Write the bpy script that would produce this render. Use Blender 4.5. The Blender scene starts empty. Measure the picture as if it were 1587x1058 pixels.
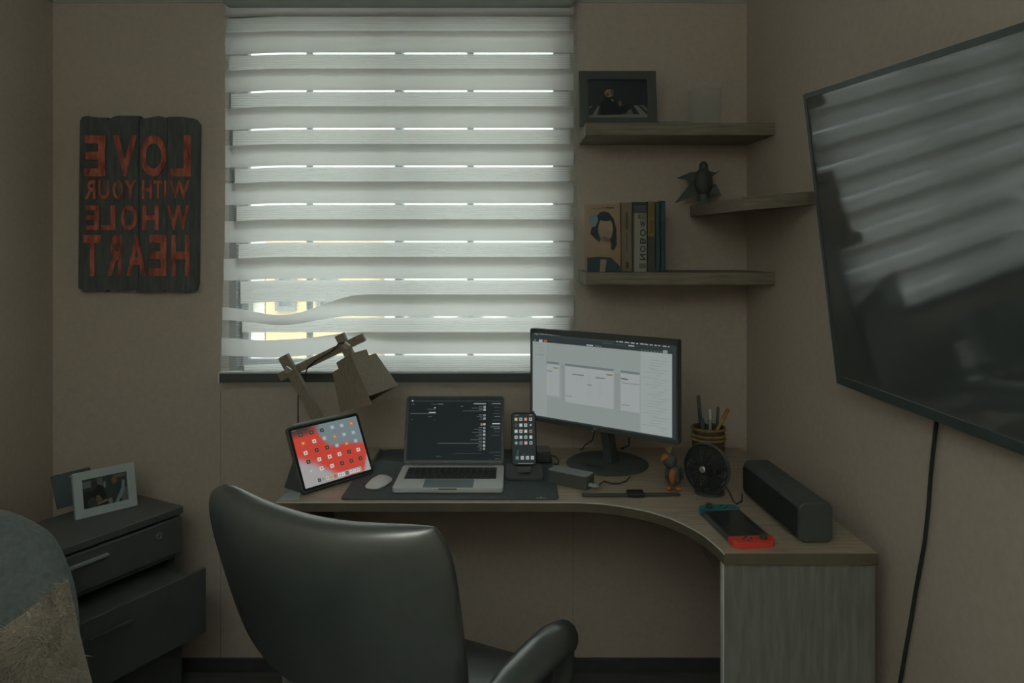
import bpy, bmesh, math, random
from mathutils import Matrix, Vector, Euler
random.seed(7)
S = bpy.context.scene
COL = S.collection
PI = math.pi
# ------------------------------------------------------------------ camera
F, CX, HZ, E = 1160.0, 793.5, 380.0, 1.43      # focal length in px, centre, horizon row, eye height
cam = bpy.data.cameras.new('camera'); camo = bpy.data.objects.new('camera', cam); COL.objects.link(camo)
cam.sensor_width = 36; cam.lens = F / 1587 * 36; cam.shift_y = -(529 - HZ) / 1587
cam.clip_start = 0.02; cam.clip_end = 300
camo.location = (0, 0, E); camo.rotation_euler = (PI / 2, 0, 0)
S.camera = camo
# ------------------------------------------------------------------ world, sun, fill light, exposure
w = bpy.data.worlds.new('overcast_sky'); S.world = w; w.use_nodes = True
bg = w.node_tree.nodes['Background']; bg.inputs[1].default_value = 1.9      # overcast sky: the zenith three times as bright as the horizon
_N, _K = w.node_tree.nodes, w.node_tree.links
_tc = _N.new('ShaderNodeTexCoord'); _sx = _N.new('ShaderNodeSeparateXYZ'); _mr = _N.new('ShaderNodeMapRange'); _cr = _N.new('ShaderNodeVectorMath')
_K.new(_tc.outputs['Generated'], _sx.inputs[0]); _K.new(_sx.outputs['Z'], _mr.inputs['Value'])
_mr.inputs['From Min'].default_value = 0; _mr.inputs['From Max'].default_value = 1; _mr.inputs['To Min'].default_value = 1; _mr.inputs['To Max'].default_value = 3
_cr.operation = 'SCALE'; _cr.inputs[0].default_value = (.94, 1.0, .985); _K.new(_mr.outputs[0], _cr.inputs['Scale']); _K.new(_cr.outputs[0], bg.inputs[0])
sl = bpy.data.lights.new('sun', 'SUN'); sl.energy = 1.8; sl.color = (1, .80, .58); sl.angle = .05
so = bpy.data.objects.new('sun', sl); COL.objects.link(so); so.rotation_euler = (math.radians(52), 0, math.radians(-18))
al = bpy.data.lights.new('fill_light', 'AREA'); al.shape = 'RECTANGLE'; al.size = 1.2; al.size_y = .7; al.energy = 29.0; al.color = (.92, 1, .98)
ao = bpy.data.objects.new('fill_light', al); COL.objects.link(ao)
ao.location = (-.35, -.55, 1.75); ao.rotation_euler = (math.radians(180), 0, 0)   # added fill behind the camera, facing up: soft bounce off the ceiling
S.view_settings.view_transform = 'Standard'; S.view_settings.look = 'None'
S.view_settings.exposure = 0.0; S.view_settings.gamma = 1.0; S.view_settings.use_curve_mapping = False
S.cycles.max_bounces = 10; S.cycles.diffuse_bounces = 6; S.cycles.transparent_max_bounces = 24; S.cycles.use_denoising = True

# ------------------------------------------------------------------ helpers
def P(px, py, Y): return Vector(((px - CX) * Y / F, Y, E - (py - HZ) * Y / F))
def onz(px, py, z): return P(px, py, (E - z) * F / (py - HZ))
def lin(c):
    c = c / 255.0
    return c / 12.92 if c <= .04045 else ((c + .055) / 1.055) ** 2.4
def L3(c): return (lin(c[0]), lin(c[1]), lin(c[2]), 1)

W = {}
def wm(o): return W.get(o.name, Matrix())

def new_mat(name):
    m = bpy.data.materials.new(name); m.use_nodes = True
    nt = m.node_tree; return m, nt, nt.nodes['Principled BSDF']

def pm(name, col, rough=.6, spec=.4, metal=0, var=.12, scale=18, stretch=(1, 1, 1), bump=0, bscale=None, sheen=0, coat=0, detail=4):
    """procedural material: linear base colour with noise grain and optional bump"""
    m, nt, b = new_mat(name); N = nt.nodes; K = nt.links
    tc = N.new('ShaderNodeTexCoord'); mp = N.new('ShaderNodeMapping'); mp.inputs['Scale'].default_value = stretch
    K.new(tc.outputs['Object'], mp.inputs['Vector'])
    nz = N.new('ShaderNodeTexNoise'); nz.inputs['Scale'].default_value = scale; nz.inputs['Detail'].default_value = detail
    K.new(mp.outputs['Vector'], nz.inputs['Vector'])
    rp = N.new('ShaderNodeValToRGB')
    lo = [max(0, c * (1 - var)) for c in col[:3]]; hi = [c * (1 + var) for c in col[:3]]
    rp.color_ramp.elements[0].color = (*lo, 1); rp.color_ramp.elements[1].color = (*hi, 1)
    rp.color_ramp.elements[0].position = .3; rp.color_ramp.elements[1].position = .7
    K.new(nz.outputs['Fac'], rp.inputs['Fac']); K.new(rp.outputs['Color'], b.inputs['Base Color'])
    b.inputs['Roughness'].default_value = rough; b.inputs['Metallic'].default_value = metal
    b.inputs['Specular IOR Level'].default_value = spec
    if sheen: b.inputs['Sheen Weight'].default_value = sheen
    if coat: b.inputs['Coat Weight'].default_value = coat
    if bump:
        n2 = N.new('ShaderNodeTexNoise'); n2.inputs['Scale'].default_value = bscale or scale * 6; n2.inputs['Detail'].default_value = 5
        K.new(mp.outputs['Vector'], n2.inputs['Vector'])
        bp = N.new('ShaderNodeBump'); bp.inputs['Strength'].default_value = bump; bp.inputs['Distance'].default_value = .004
        K.new(n2.outputs['Fac'], bp.inputs['Height']); K.new(bp.outputs['Normal'], b.inputs['Normal'])
    return m

def attr_mat(name, emit=0, rough=.3, spec=.4):
    m, nt, b = new_mat(name)
    a = nt.nodes.new('ShaderNodeAttribute'); a.attribute_name = 'Col'
    if emit:
        b.inputs['Base Color'].default_value = (.012, .014, .014, 1)
        nt.links.new(a.outputs['Color'], b.inputs['Emission Color']); b.inputs['Emission Strength'].default_value = emit
    else:
        nt.links.new(a.outputs['Color'], b.inputs['Base Color'])
    b.inputs['Roughness'].default_value = rough; b.inputs['Specular IOR Level'].default_value = spec
    return m

def frame(O, U, V):
    U = Vector(U).normalized(); V = Vector(V); V = (V - U * V.dot(U)).normalized(); Nn = U.cross(V)
    M = Matrix((U, V, Nn)).transposed().to_4x4(); M.translation = Vector(O); return M

class MB:
    def __init__(s): s.bm = bmesh.new()
    def _new(s, n0, mi):
        if mi:
            s.bm.faces.ensure_lookup_table()
            for f in s.bm.faces[n0:]: f.material_index = mi
    def box(s, c, sz, rot=None, bev=0, mi=0, seg=2, M=None):
        n0 = len(s.bm.faces)
        R = Matrix()
        if rot is not None: R = (Euler(rot).to_matrix() if not isinstance(rot, Matrix) else rot.to_3x3()).to_4x4()
        X = (M or Matrix()) @ Matrix.Translation(Vector(c)) @ R @ Matrix.Diagonal((*sz, 1))
        r = bmesh.ops.create_cube(s.bm, size=1, matrix=X)
        if bev:
            es = list({e for v in r['verts'] for e in v.link_edges})
            bmesh.ops.bevel(s.bm, geom=es, offset=bev, segments=seg, affect='EDGES', profile=.5, clamp_overlap=True)
        s._new(n0, mi); return s
    def prism(s, pts, vec, mi=0):
        n0 = len(s.bm.faces); vec = Vector(vec)
        a = [s.bm.verts.new(Vector(p)) for p in pts]; b = [s.bm.verts.new(Vector(p) + vec) for p in pts]
        n = len(a)
        s.bm.faces.new(a); s.bm.faces.new(b[::-1])
        for i in range(n): s.bm.faces.new((a[i], b[i], b[(i + 1) % n], a[(i + 1) % n]))
        s._new(n0, mi); return s
    def rrect(s, M, x0, y0, x1, y1, z0, z1, r=0, seg=5, mi=0, ch=0):
        pts = []
        if r <= 0: pts = [(x0, y0), (x1, y0), (x1, y1), (x0, y1)]
        else:
            for cx, cy, a0 in ((x1 - r, y0 + r, -90), (x1 - r, y1 - r, 0), (x0 + r, y1 - r, 90), (x0 + r, y0 + r, 180)):
                for i in range(seg + 1):
                    a = math.radians(a0 + 90 * i / seg); pts.append((cx + r * math.cos(a), cy + r * math.sin(a)))
        n0 = len(s.bm.faces)
        lv = [(z0, 0), (z1, 0)] if not ch else [(z0, ch), (z0 + ch, 0), (z1 - ch, 0), (z1, ch)]
        cxm, cym = (x0 + x1) / 2, (y0 + y1) / 2; hx, hy = (x1 - x0) / 2, (y1 - y0) / 2
        rings = []
        for z, d in lv:
            rings.append([s.bm.verts.new(M @ Vector((cxm + (x - cxm) * (hx - d) / hx, cym + (y - cym) * (hy - d) / hy, z))) for x, y in pts])
        n = len(pts)
        for A, B in zip(rings, rings[1:]):
            for i in range(n): s.bm.faces.new((A[i], A[(i + 1) % n], B[(i + 1) % n], B[i]))
        s.bm.faces.new(rings[0][::-1]); s.bm.faces.new(rings[-1])
        s._new(n0, mi); return s
    def cyl(s, p0, p1, r, r2=None, n=16, mi=0): return s.tube([p0, p1], [r, r if r2 is None else r2], n, mi)
    def tube(s, pts, r, n=8, mi=0, cap=True):
        n0 = len(s.bm.faces); pts = [Vector(p) for p in pts]; rs = r if isinstance(r, (list, tuple)) else [r] * len(pts)
        rings = []; up = None
        for i, p in enumerate(pts):
            d = (pts[min(i + 1, len(pts) - 1)] - pts[max(i - 1, 0)]).normalized()
            if up is None: up = Vector((0, 0, 1)) if abs(d.z) < .9 else Vector((1, 0, 0))
            a = d.cross(up).normalized(); bb = a.cross(d).normalized(); up = bb
            rings.append([s.bm.verts.new(p + (a * math.cos(2 * PI * k / n) + bb * math.sin(2 * PI * k / n)) * rs[i]) for k in range(n)])
        for A, B in zip(rings, rings[1:]):
            for k in range(n): s.bm.faces.new((A[k], A[(k + 1) % n], B[(k + 1) % n], B[k]))
        if cap: s.bm.faces.new(rings[0][::-1]); s.bm.faces.new(rings[-1])
        s._new(n0, mi); return s
    def ring(s, c, ax, R, r, n=28, m=6, mi=0, sx=1):
        ax = Vector(ax).normalized(); a = ax.orthogonal().normalized(); b = ax.cross(a)
        n0 = len(s.bm.faces); c = Vector(c); g = []
        for i in range(n):
            t = 2 * PI * i / n; d = a * math.cos(t) + b * math.sin(t)
            g.append([s.bm.verts.new(c + d * (R + r * math.cos(2 * PI * k / m)) + ax * r * math.sin(2 * PI * k / m)) for k in range(m)])
        for i in range(n):
            for k in range(m): s.bm.faces.new((g[i][k], g[(i + 1) % n][k], g[(i + 1) % n][(k + 1) % m], g[i][(k + 1) % m]))
        s._new(n0, mi); return s
    def lathe(s, prof, c, n=24, mi=0, ax=(0, 0, 1)):
        n0 = len(s.bm.faces); ax = Vector(ax).normalized(); a = ax.orthogonal().normalized(); b = ax.cross(a); c = Vector(c)
        rings = [[s.bm.verts.new(c + ax * z + (a * math.cos(2 * PI * k / n) + b * math.sin(2 * PI * k / n)) * max(r, 1e-5)) for k in range(n)] for r, z in prof]
        for A, B in zip(rings, rings[1:]):
            for k in range(n): s.bm.faces.new((A[k], A[(k + 1) % n], B[(k + 1) % n], B[k]))
        s.bm.faces.new(rings[0][::-1]); s.bm.faces.new(rings[-1])
        s._new(n0, mi); return s
    def ell(s, c, r, rot=(0, 0, 0), mi=0, n=14):
        n0 = len(s.bm.faces)
        X = Matrix.Translation(Vector(c)) @ Euler(rot).to_matrix().to_4x4() @ Matrix.Diagonal((*r, 1))
        bmesh.ops.create_uvsphere(s.bm, u_segments=n + 4, v_segments=n, radius=1, matrix=X); s._new(n0, mi); return s
    def surf(s, fn, nu, nv, mi=0):
        n0 = len(s.bm.faces)
        g = [[s.bm.verts.new(fn(i / nu, j / nv)) for j in range(nv + 1)] for i in range(nu + 1)]
        for i in range(nu):
            for j in range(nv): s.bm.faces.new((g[i][j], g[i + 1][j], g[i + 1][j + 1], g[i][j + 1]))
        s._new(n0, mi); return s
    def pad(s, pos, nrm, T, p=5, nu=30, nv=30, mi=0, Tb=None):
        """closed cushion; pos(u,v), nrm(u,v) with u,v in -1..1"""
        n0 = len(s.bm.faces); Tb = T if Tb is None else Tb
        cu = [-math.cos(PI * i / nu) for i in range(nu + 1)]; cv = [-math.cos(PI * j / nv) for j in range(nv + 1)]
        def h(t): return max(0, 1 - abs(t) ** p) ** (1 / p)
        fr, bk = {}, {}
        for i, u in enumerate(cu):
            for j, v in enumerate(cv):
                c = pos(u, v); nn = nrm(u, v); k = h(u) * h(v)
                edge = i in (0, nu) or j in (0, nv)
                fr[i, j] = s.bm.verts.new(c + nn * T * k)
                bk[i, j] = fr[i, j] if edge else s.bm.verts.new(c - nn * Tb * k)
        for i in range(nu):
            for j in range(nv):
                s.bm.faces.new((fr[i, j], fr[i + 1, j], fr[i + 1, j + 1], fr[i, j + 1]))
                q = (bk[i, j], bk[i, j + 1], bk[i + 1, j + 1], bk[i + 1, j])
                if len(set(q)) == 4:
                    try: s.bm.faces.new(q)
                    except ValueError: pass
        s._new(n0, mi); return s
    def build(s, name, mats, parent=None, smooth=False, origin=None, ang=40, fixn=True):
        if fixn: bmesh.ops.recalc_face_normals(s.bm, faces=s.bm.faces)
        me = bpy.data.meshes.new(name)
        M = Matrix()
        if parent is not None: M = wm(parent).inverted()
        elif origin is not None: M = Matrix.Translation(-Vector(origin))
        s.bm.transform(M)
        if smooth:
            for f in s.bm.faces: f.smooth = True
            for e in s.bm.edges:
                if len(e.link_faces) == 2 and e.calc_face_angle(0) > math.radians(ang): e.smooth = False
        s.bm.to_mesh(me); s.bm.free()
        for m in (mats if isinstance(mats, (list, tuple)) else [mats]): me.materials.append(m)
        o = bpy.data.objects.new(name, me); COL.objects.link(o)
        if parent is not None: o.parent = parent; W[o.name] = wm(parent)
        elif origin is not None: o.location = Vector(origin); W[o.name] = Matrix.Translation(Vector(origin))
        return o

def tag(o, label, cat, group=None):
    o['label'] = label; o['category'] = cat
    if group: o['group'] = group
    return o
def thing(name, label, cat, loc, rotz=0, group=None):
    o = bpy.data.objects.new(name, None); o.empty_display_size = .05; COL.objects.link(o)
    o.location = Vector(loc); o.rotation_euler = (0, 0, rotz)
    W[o.name] = Matrix.Translation(Vector(loc)) @ Matrix.Rotation(rotz, 4, 'Z')
    return tag(o, label, cat, group)
def struct(o): o['kind'] = 'structure'; return o
def clone(o, parent, off):
    c = o.copy(); COL.objects.link(c); c.parent = parent; c.location = Vector(off); W[c.name] = wm(parent); return c

def decal(name, parent, M, w, h, items, mat, dz=.00025):
    """flat print: items = (points in u,v with v down, colour or colours per corner, layer)"""
    me = bpy.data.meshes.new(name); vs, fs, cs = [], [], []
    Mi = wm(parent).inverted() @ M if parent is not None else M
    for pts, col, ly in items:
        k = len(vs); fs.append(list(range(k, k + len(pts))))
        for q, (u, v) in enumerate(pts):
            vs.append(Mi @ Vector((u * w, (1 - v) * h, dz * ly)))
            cs.append(L3(col[q] if isinstance(col[0], (list, tuple)) else col))
    me.from_pydata(vs, [], fs)
    at = me.color_attributes.new('Col', 'FLOAT_COLOR', 'CORNER')
    for i, c in enumerate(cs): at.data[i].color = c
    me.materials.append(mat); me.update()
    o = bpy.data.objects.new(name, me); COL.objects.link(o)
    if parent is not None: o.parent = parent; W[o.name] = wm(parent)
    return o
def R(u0, v0, u1, v1, col, ly=1): return ([(u0, v1), (u1, v1), (u1, v0), (u0, v0)], col, ly)
def EL(cu, cv, ru, rv, col, ly=1, n=18, a0=0, a1=360):
    return ([(cu + ru * math.cos(math.radians(a0 + (a1 - a0) * i / n)), cv - rv * math.sin(math.radians(a0 + (a1 - a0) * i / n))) for i in range(n if a1 - a0 == 360 else n + 1)], col, ly)
def GRID(fn, nu, nv, u0=0, v0=0, u1=1, v1=1, ly=0):
    out = []
    for i in range(nu):
        for j in range(nv):
            a, b = u0 + (u1 - u0) * i / nu, u0 + (u1 - u0) * (i + 1) / nu; c, d = v0 + (v1 - v0) * j / nv, v0 + (v1 - v0) * (j + 1) / nv
            out.append(([(a, d), (b, d), (b, c), (a, c)], [fn(a, d), fn(b, d), fn(b, c), fn(a, c)], ly))
    return out

_glyph = {}
def glyph(ch):
    """flat outline mesh of one character from the built-in font, in a unit box"""
    if ch not in _glyph:
        cu = bpy.data.curves.new('g', 'FONT'); cu.body = ch; cu.offset = .028
        o = bpy.data.objects.new('g', cu); COL.objects.link(o)
        dg = bpy.context.evaluated_depsgraph_get(); dg.update()
        me = bpy.data.meshes.new_from_object(o.evaluated_get(dg))
        v = [x.co.copy() for x in me.vertices]; f = [tuple(p.vertices) for p in me.polygons]
        bpy.data.objects.remove(o); bpy.data.meshes.remove(me)
        x0, x1 = min(q.x for q in v), max(q.x for q in v); y0, y1 = min(q.y for q in v), max(q.y for q in v)
        _glyph[ch] = ([((q.x - x0) / (x1 - x0), (q.y - y0) / (y1 - y0)) for q in v], f)
    return _glyph[ch]

def letter(name, ch, parent, M, x0, y0, x1, y1, z, mat, th=0, mirror=True, rot=0):
    pts, fs = glyph(ch); Mi = wm(parent).inverted() @ M; mb = MB()
    def tr(p, zz):
        a, b = p
        if mirror: a = 1 - a
        if rot: a, b = (b, 1 - a) if rot > 0 else (1 - b, a)
        return Mi @ Vector((x0 + a * (x1 - x0), y0 + b * (y1 - y0), zz))
    vs = [mb.bm.verts.new(tr(p, z)) for p in pts]
    for f in fs:
        try: mb.bm.faces.new([vs[i] for i in f])
        except ValueError: pass
    if th:
        g = bmesh.ops.extrude_face_region(mb.bm, geom=list(mb.bm.faces))
        dv = (Mi.to_3x3() @ Vector((0, 0, 1))) * -th
        bmesh.ops.translate(mb.bm, verts=[e for e in g['geom'] if isinstance(e, bmesh.types.BMVert)], vec=dv)
    mb.bm.transform(wm(parent))
    return mb.build(name, mat, parent)

# ------------------------------------------------------------------ materials
m_wall = pm('beige_wallpaper', (.515, .452, .382), .85, .2, var=.05, scale=60, bump=.15, bscale=220)
m_ceil = pm('white_ceiling', (.75, .75, .72), .9, .2, var=.03)
m_crown = pm('painted_moulding', (.42, .42, .38), .6, .3, var=.04)
m_floor = pm('dark_floor', (.13, .135, .125), .6, .3, var=.2, scale=6, stretch=(1, 8, 1))
m_base = pm('dark_baseboard', (.07, .075, .07), .5)
m_upvc = pm('window_frame_grey', (.16, .17, .17), .4, var=.03)
m_white = pm('white_plastic', (.72, .74, .73), .35, var=.03)
m_char = pm('charcoal_plastic', (.095, .110, .105), .5, var=.08)
m_black = pm('black_plastic', (.072, .084, .081), .5, var=.08)
m_gblack = pm('glossy_black', (.03, .035, .035), .2, .2, var=.05)
m_leather = pm('black_leather', (.052, .068, .067), .5, .5, var=.08, scale=40, bump=.12, bscale=260)
m_desk = pm('oak_laminate', (.40, .335, .25), .38, .45, var=.22, scale=9, stretch=(1, 12, 12), bump=.03)
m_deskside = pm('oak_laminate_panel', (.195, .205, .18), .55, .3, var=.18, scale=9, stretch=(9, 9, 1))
m_deskedge = pm('oak_edge_band', (.13, .115, .08), .45, .4, var=.12)
m_paleedge = pm('pale_edge_band', (.62, .66, .60), .4, .4, var=.04)
m_shelf = pm('shelf_oak', (.215, .195, .15), .55, .3, var=.25, scale=10, stretch=(1, 14, 14))
m_lampwood = pm('lamp_walnut', (.255, .22, .165), .5, .35, var=.16, scale=30, stretch=(7, 7, 1.6), bump=.05)
m_mat = pm('desk_mat_cloth', (.085, .108, .112), .75, .25, var=.1, scale=60)
m_alu = pm('aluminium', (.74, .76, .76), .42, .5, metal=.3, var=.02)
m_steel = pm('steel', (.5, .5, .48), .3, .5, metal=.9, var=.03)
m_cab = pm('black_cabinet', (.10, .113, .11), .42, .45, var=.1, scale=12)
m_sofa = pm('slate_fabric', (.14, .17, .168), .9, .2, var=.16, scale=70, bump=.3, bscale=260, sheen=.2)
m_fur = pm('tan_fur', (.33, .30, .235), .95, .1, var=.2, scale=14, sheen=.3)
m_frame_w = pm('grey_white_frame', (.40, .47, .47), .5, .35, var=.05)
m_navy = pm('painted_plank', (.095, .11, .11), .6, .35, var=.25, scale=14, stretch=(6, 6, 1))
m_red = pm('worn_red_paint', (.44, .135, .095), .7, .25, var=.55, scale=30, stretch=(2, 2, .6), detail=8)
m_joyr = pm('red_plastic', (.75, .07, .045), .4, var=.03)
m_joyt = pm('teal_plastic', (.03, .20, .22), .4, var=.03)
m_cable = pm('black_cable', (.03, .036, .036), .5)
m_grey = pm('grey_plastic', (.30, .35, .35), .4, var=.05)
m_orange = pm('orange_paint', (.42, .15, .04), .5, var=.15)
m_gold = pm('woven_cane', (.26, .19, .085), .6, .3, var=.3, scale=60)
m_canedk = pm('dark_cane', (.10, .075, .04), .6, .3, var=.3, scale=60)
m_print = attr_mat('printed_paper', 0, .5, .3)
m_screen = attr_mat('lit_screen', .95, .3, .04)
# the monitor is a TN panel: its light falls off away from the panel's axis
m_lcd = attr_mat('lit_lcd_panel', 1.0, .22, .35); _n = m_lcd.node_tree; _b = _n.nodes['Principled BSDF']
_lw = _n.nodes.new('ShaderNodeLayerWeight'); _lw.inputs[0].default_value = .5
_r = _n.nodes.new('ShaderNodeMapRange'); _r.inputs['From Min'].default_value = .25; _r.inputs['From Max'].default_value = .68
_r.inputs['To Min'].default_value = 1.0; _r.inputs['To Max'].default_value = .10
_n.links.new(_lw.outputs['Facing'], _r.inputs['Value']); _n.links.new(_r.outputs[0], _b.inputs['Emission Strength'])
m_palepatch = pm('pale_patch', (.42, .50, .52), .7, .2, var=.03)
m_facade = pm('pale_render', (.62, .64, .64), .9, .1, var=.04, scale=.6)
m_ochre = pm('ochre_render', (.75, .50, .27), .9, .1, var=.15, scale=1.5)
m_bldwin = pm('building_glass', (.10, .12, .13), .2, .5, var=.1)
m_asph = pm('asphalt', (.35, .36, .35), .9, .1, var=.1, scale=.4)

# thin clear glass / acrylic (transparent with a surface reflection)
def thin_glass(name, tint, refl=.08):
    m, nt, b = new_mat(name); N = nt.nodes; N.remove(b)
    t = N.new('ShaderNodeBsdfTransparent'); t.inputs[0].default_value = (*tint, 1)
    g = N.new('ShaderNodeBsdfGlossy'); g.inputs['Roughness'].default_value = .03
    fr = N.new('ShaderNodeLayerWeight'); fr.inputs[0].default_value = .06
    mx = N.new('ShaderNodeMixShader'); nt.links.new(fr.outputs['Fresnel'], mx.inputs[0])
    nt.links.new(t.outputs[0], mx.inputs[1]); nt.links.new(g.outputs[0], mx.inputs[2])
    nt.links.new(mx.outputs[0], N['Material Output'].inputs[0]); return m
m_glass = thin_glass('window_glass', (.95, .97, .97)); m_acryl, _nt, _b = new_mat('clear_acrylic'); _nt.nodes.remove(_b)
_t = _nt.nodes.new('ShaderNodeBsdfTransparent'); _t.inputs[0].default_value = (.97, .98, .98, 1)
_g = _nt.nodes.new('ShaderNodeBsdfPrincipled'); _g.inputs['Base Color'].default_value = (.6, .65, .65, 1); _g.inputs['Roughness'].default_value = .15
_x = _nt.nodes.new('ShaderNodeMixShader'); _x.inputs[0].default_value = .10
_nt.links.new(_t.outputs[0], _x.inputs[1]); _nt.links.new(_g.outputs[0], _x.inputs[2]); _nt.links.new(_x.outputs[0], _nt.nodes['Material Output'].inputs[0])

# blind cloth: opaque woven bands let soft light through; sheer bands are fine threads
def cloth(name, col, trans, sheer=0.0):
    m, nt, b = new_mat(name); N = nt.nodes; K = nt.links; N.remove(b)
    tc = N.new('ShaderNodeTexCoord'); nz = N.new('ShaderNodeTexNoise'); nz.inputs['Scale'].default_value = 2.2
    K.new(tc.outputs['Object'], nz.inputs['Vector'])
    rp = N.new('ShaderNodeValToRGB'); K.new(nz.outputs['Fac'], rp.inputs['Fac'])
    rp.color_ramp.elements[0].color = (col[0] * .94, col[1] * .94, col[2] * .94, 1); rp.color_ramp.elements[1].color = (*[c * 1.05 for c in col], 1)
    d = N.new('ShaderNodeBsdfDiffuse'); t = N.new('ShaderNodeBsdfTranslucent')
    K.new(rp.outputs[0], d.inputs[0]); K.new(rp.outputs[0], t.inputs[0])
    mx = N.new('ShaderNodeMixShader'); mx.inputs[0].default_value = trans
    K.new(d.outputs[0], mx.inputs[1]); K.new(t.outputs[0], mx.inputs[2]); out = mx
    if sheer:
        tr = N.new('ShaderNodeBsdfTransparent'); tr.inputs[0].default_value = (.98, 1, 1, 1)
        wv = N.new('ShaderNodeTexWave'); wv.wave_type = 'BANDS'; wv.bands_direction = 'Z'; wv.inputs['Scale'].default_value = 42
        K.new(tc.outputs['Object'], wv.inputs['Vector'])
        mr = N.new('ShaderNodeMapRange'); mr.inputs['From Min'].default_value = .55; mr.inputs['From Max'].default_value = .95
        mr.inputs['To Min'].default_value = sheer; mr.inputs['To Max'].default_value = sheer - .10
        K.new(wv.outputs['Fac'], mr.inputs['Value'])
        m2 = N.new('ShaderNodeMixShader'); K.new(mr.outputs[0], m2.inputs[0]); K.new(mx.outputs[0], m2.inputs[1]); K.new(tr.outputs[0], m2.inputs[2]); out = m2
    K.new(out.outputs[0], N['Material Output'].inputs[0]); return m
m_band = cloth('blind_opaque_cloth', (.62, .62, .595), .57)
m_sheer = cloth('blind_sheer_cloth', (.85, .88, .86), .55, .80)

m_leather.node_tree.nodes['Principled BSDF'].inputs['IOR'].default_value = 1.6
for _k, _v in (('Coat Weight', 1.0), ('Coat IOR', 2.2), ('Coat Roughness', .25)): m_leather.node_tree.nodes['Principled BSDF'].inputs[_k].default_value = _v
# ------------------------------------------------------------------ room shell
YB = 2.52; XL = -1.546; CZ = 2.30
def XR(y): return .79 + (YB - y) * .075
wx0, wx1, wz0, wz1 = -.952, .188, .992, 2.20        # window opening
YF = -1.1
b = MB(); b.box((-.2, .8, -.06), (4.4, 5.0, .12)); struct(b.build('floor', m_floor))
b = MB(); b.box((-.2, .8, CZ + .1), (4.4, 5.0, .2)); struct(b.build('ceiling', m_ceil))
b = MB(); TB = .16; yc = YB + TB / 2
for x0, x1, z0, z1 in ((XL - .2, wx0, 0, CZ), (wx1, 1.3, 0, CZ), (wx0, wx1, 0, wz0), (wx0, wx1, wz1, CZ)):
    b.box(((x0 + x1) / 2, yc, (z0 + z1) / 2), (x1 - x0, TB, z1 - z0))
# narrow seams where the wallpaper strips meet
wb = struct(b.build('wall_back', m_wall))
m_seam = pm('wallpaper_seam', (.37, .335, .28), .9, .1)
b = MB()
for x in (-.981, .205):
    b.box((x, YB - .0006, .47), (.0025, .0012, .94))
b.build('paper_seam', m_seam, wb)
b = MB(); b.box((XL - .08, .7, CZ / 2), (.16, 4.0, CZ)); struct(b.build('wall_left', m_wall))
b = MB(); x1, x2 = XR(2.7), XR(YF - .2)
b.prism([(x1, 2.7, 0), (x2, YF - .2, 0), (x2 + .2, YF - .2, 0), (x1 + .2, 2.7, 0)], (0, 0, CZ)); struct(b.build('wall_right', m_wall))
b = MB(); b.box((-.2, YF - .1, CZ / 2), (4.4, .2, CZ)); struct(b.build('wall_front', m_wall))
b = MB(); b.box((-.35, YB - .006, .022), (2.36, .012, .044), bev=.003); struct(b.build('baseboard_back', m_base))
b = MB()
prof = [(0, 0), (0, -.055), (-.006, -.055), (-.010, -.042), (-.022, -.036), (-.026, -.022), (-.040, -.014), (-.044, 0)]
b.prism([(XL, YB + dy, CZ + dz) for dy, dz in prof], (2.34, 0, 0)); struct(b.build('trim_1', m_crown))
b = MB(); b.prism([(XL - dy, YF, CZ + dz) for dy, dz in prof], (0, YB - YF, 0)); struct(b.build('trim_2', m_crown))

# ------------------------------------------------------------------ window with sliding sashes, and what lies outside
b = MB(); yf = 2.545
def fr_rect(b, x0, x1, z0, z1, t, y, d):
    b.box(((x0 + x1) / 2, y, z0 + t / 2), (x1 - x0, d, t)); b.box(((x0 + x1) / 2, y, z1 - t / 2), (x1 - x0, d, t))
    b.box((x0 + t / 2, y, (z0 + z1) / 2), (t, d, z1 - z0 - 2 * t)); b.box((x1 - t / 2, y, (z0 + z1) / 2), (t, d, z1 - z0 - 2 * t))
fr_rect(b, wx0, wx1, wz0, wz1, .024, yf + .02, .09)
wn = struct(b.build('window_1', m_upvc)); xm = -.385
for k, (x0, x1, y) in enumerate(((wx0 + .024, xm + .012, yf + .035), (xm - .012, wx1 - .024, yf + .005))):
    b = MB(); fr_rect(b, x0, x1, wz0 + .024, wz1 - .024, .024, y, .026); sa = b.build('sash', m_upvc, wn)
    b = MB(); b.box(((x0 + x1) / 2, y, (wz0 + wz1) / 2), (x1 - x0 - .048, .004, wz1 - wz0 - .096)); b.build('pane', m_glass, sa)
for px in (479, 729):
    x = P(px, 380, yf + .12).x
    b = MB(); b.cyl((x, yf + .13, wz0 - .02), (x, yf + .13, wz1 + .02), .012, n=8); b.build('guard_bar', m_upvc, wn)
b = MB(); b.box((-.2, 60, -12.2), (160, 114, .4)); struct(b.build('ground', m_asph))
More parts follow.
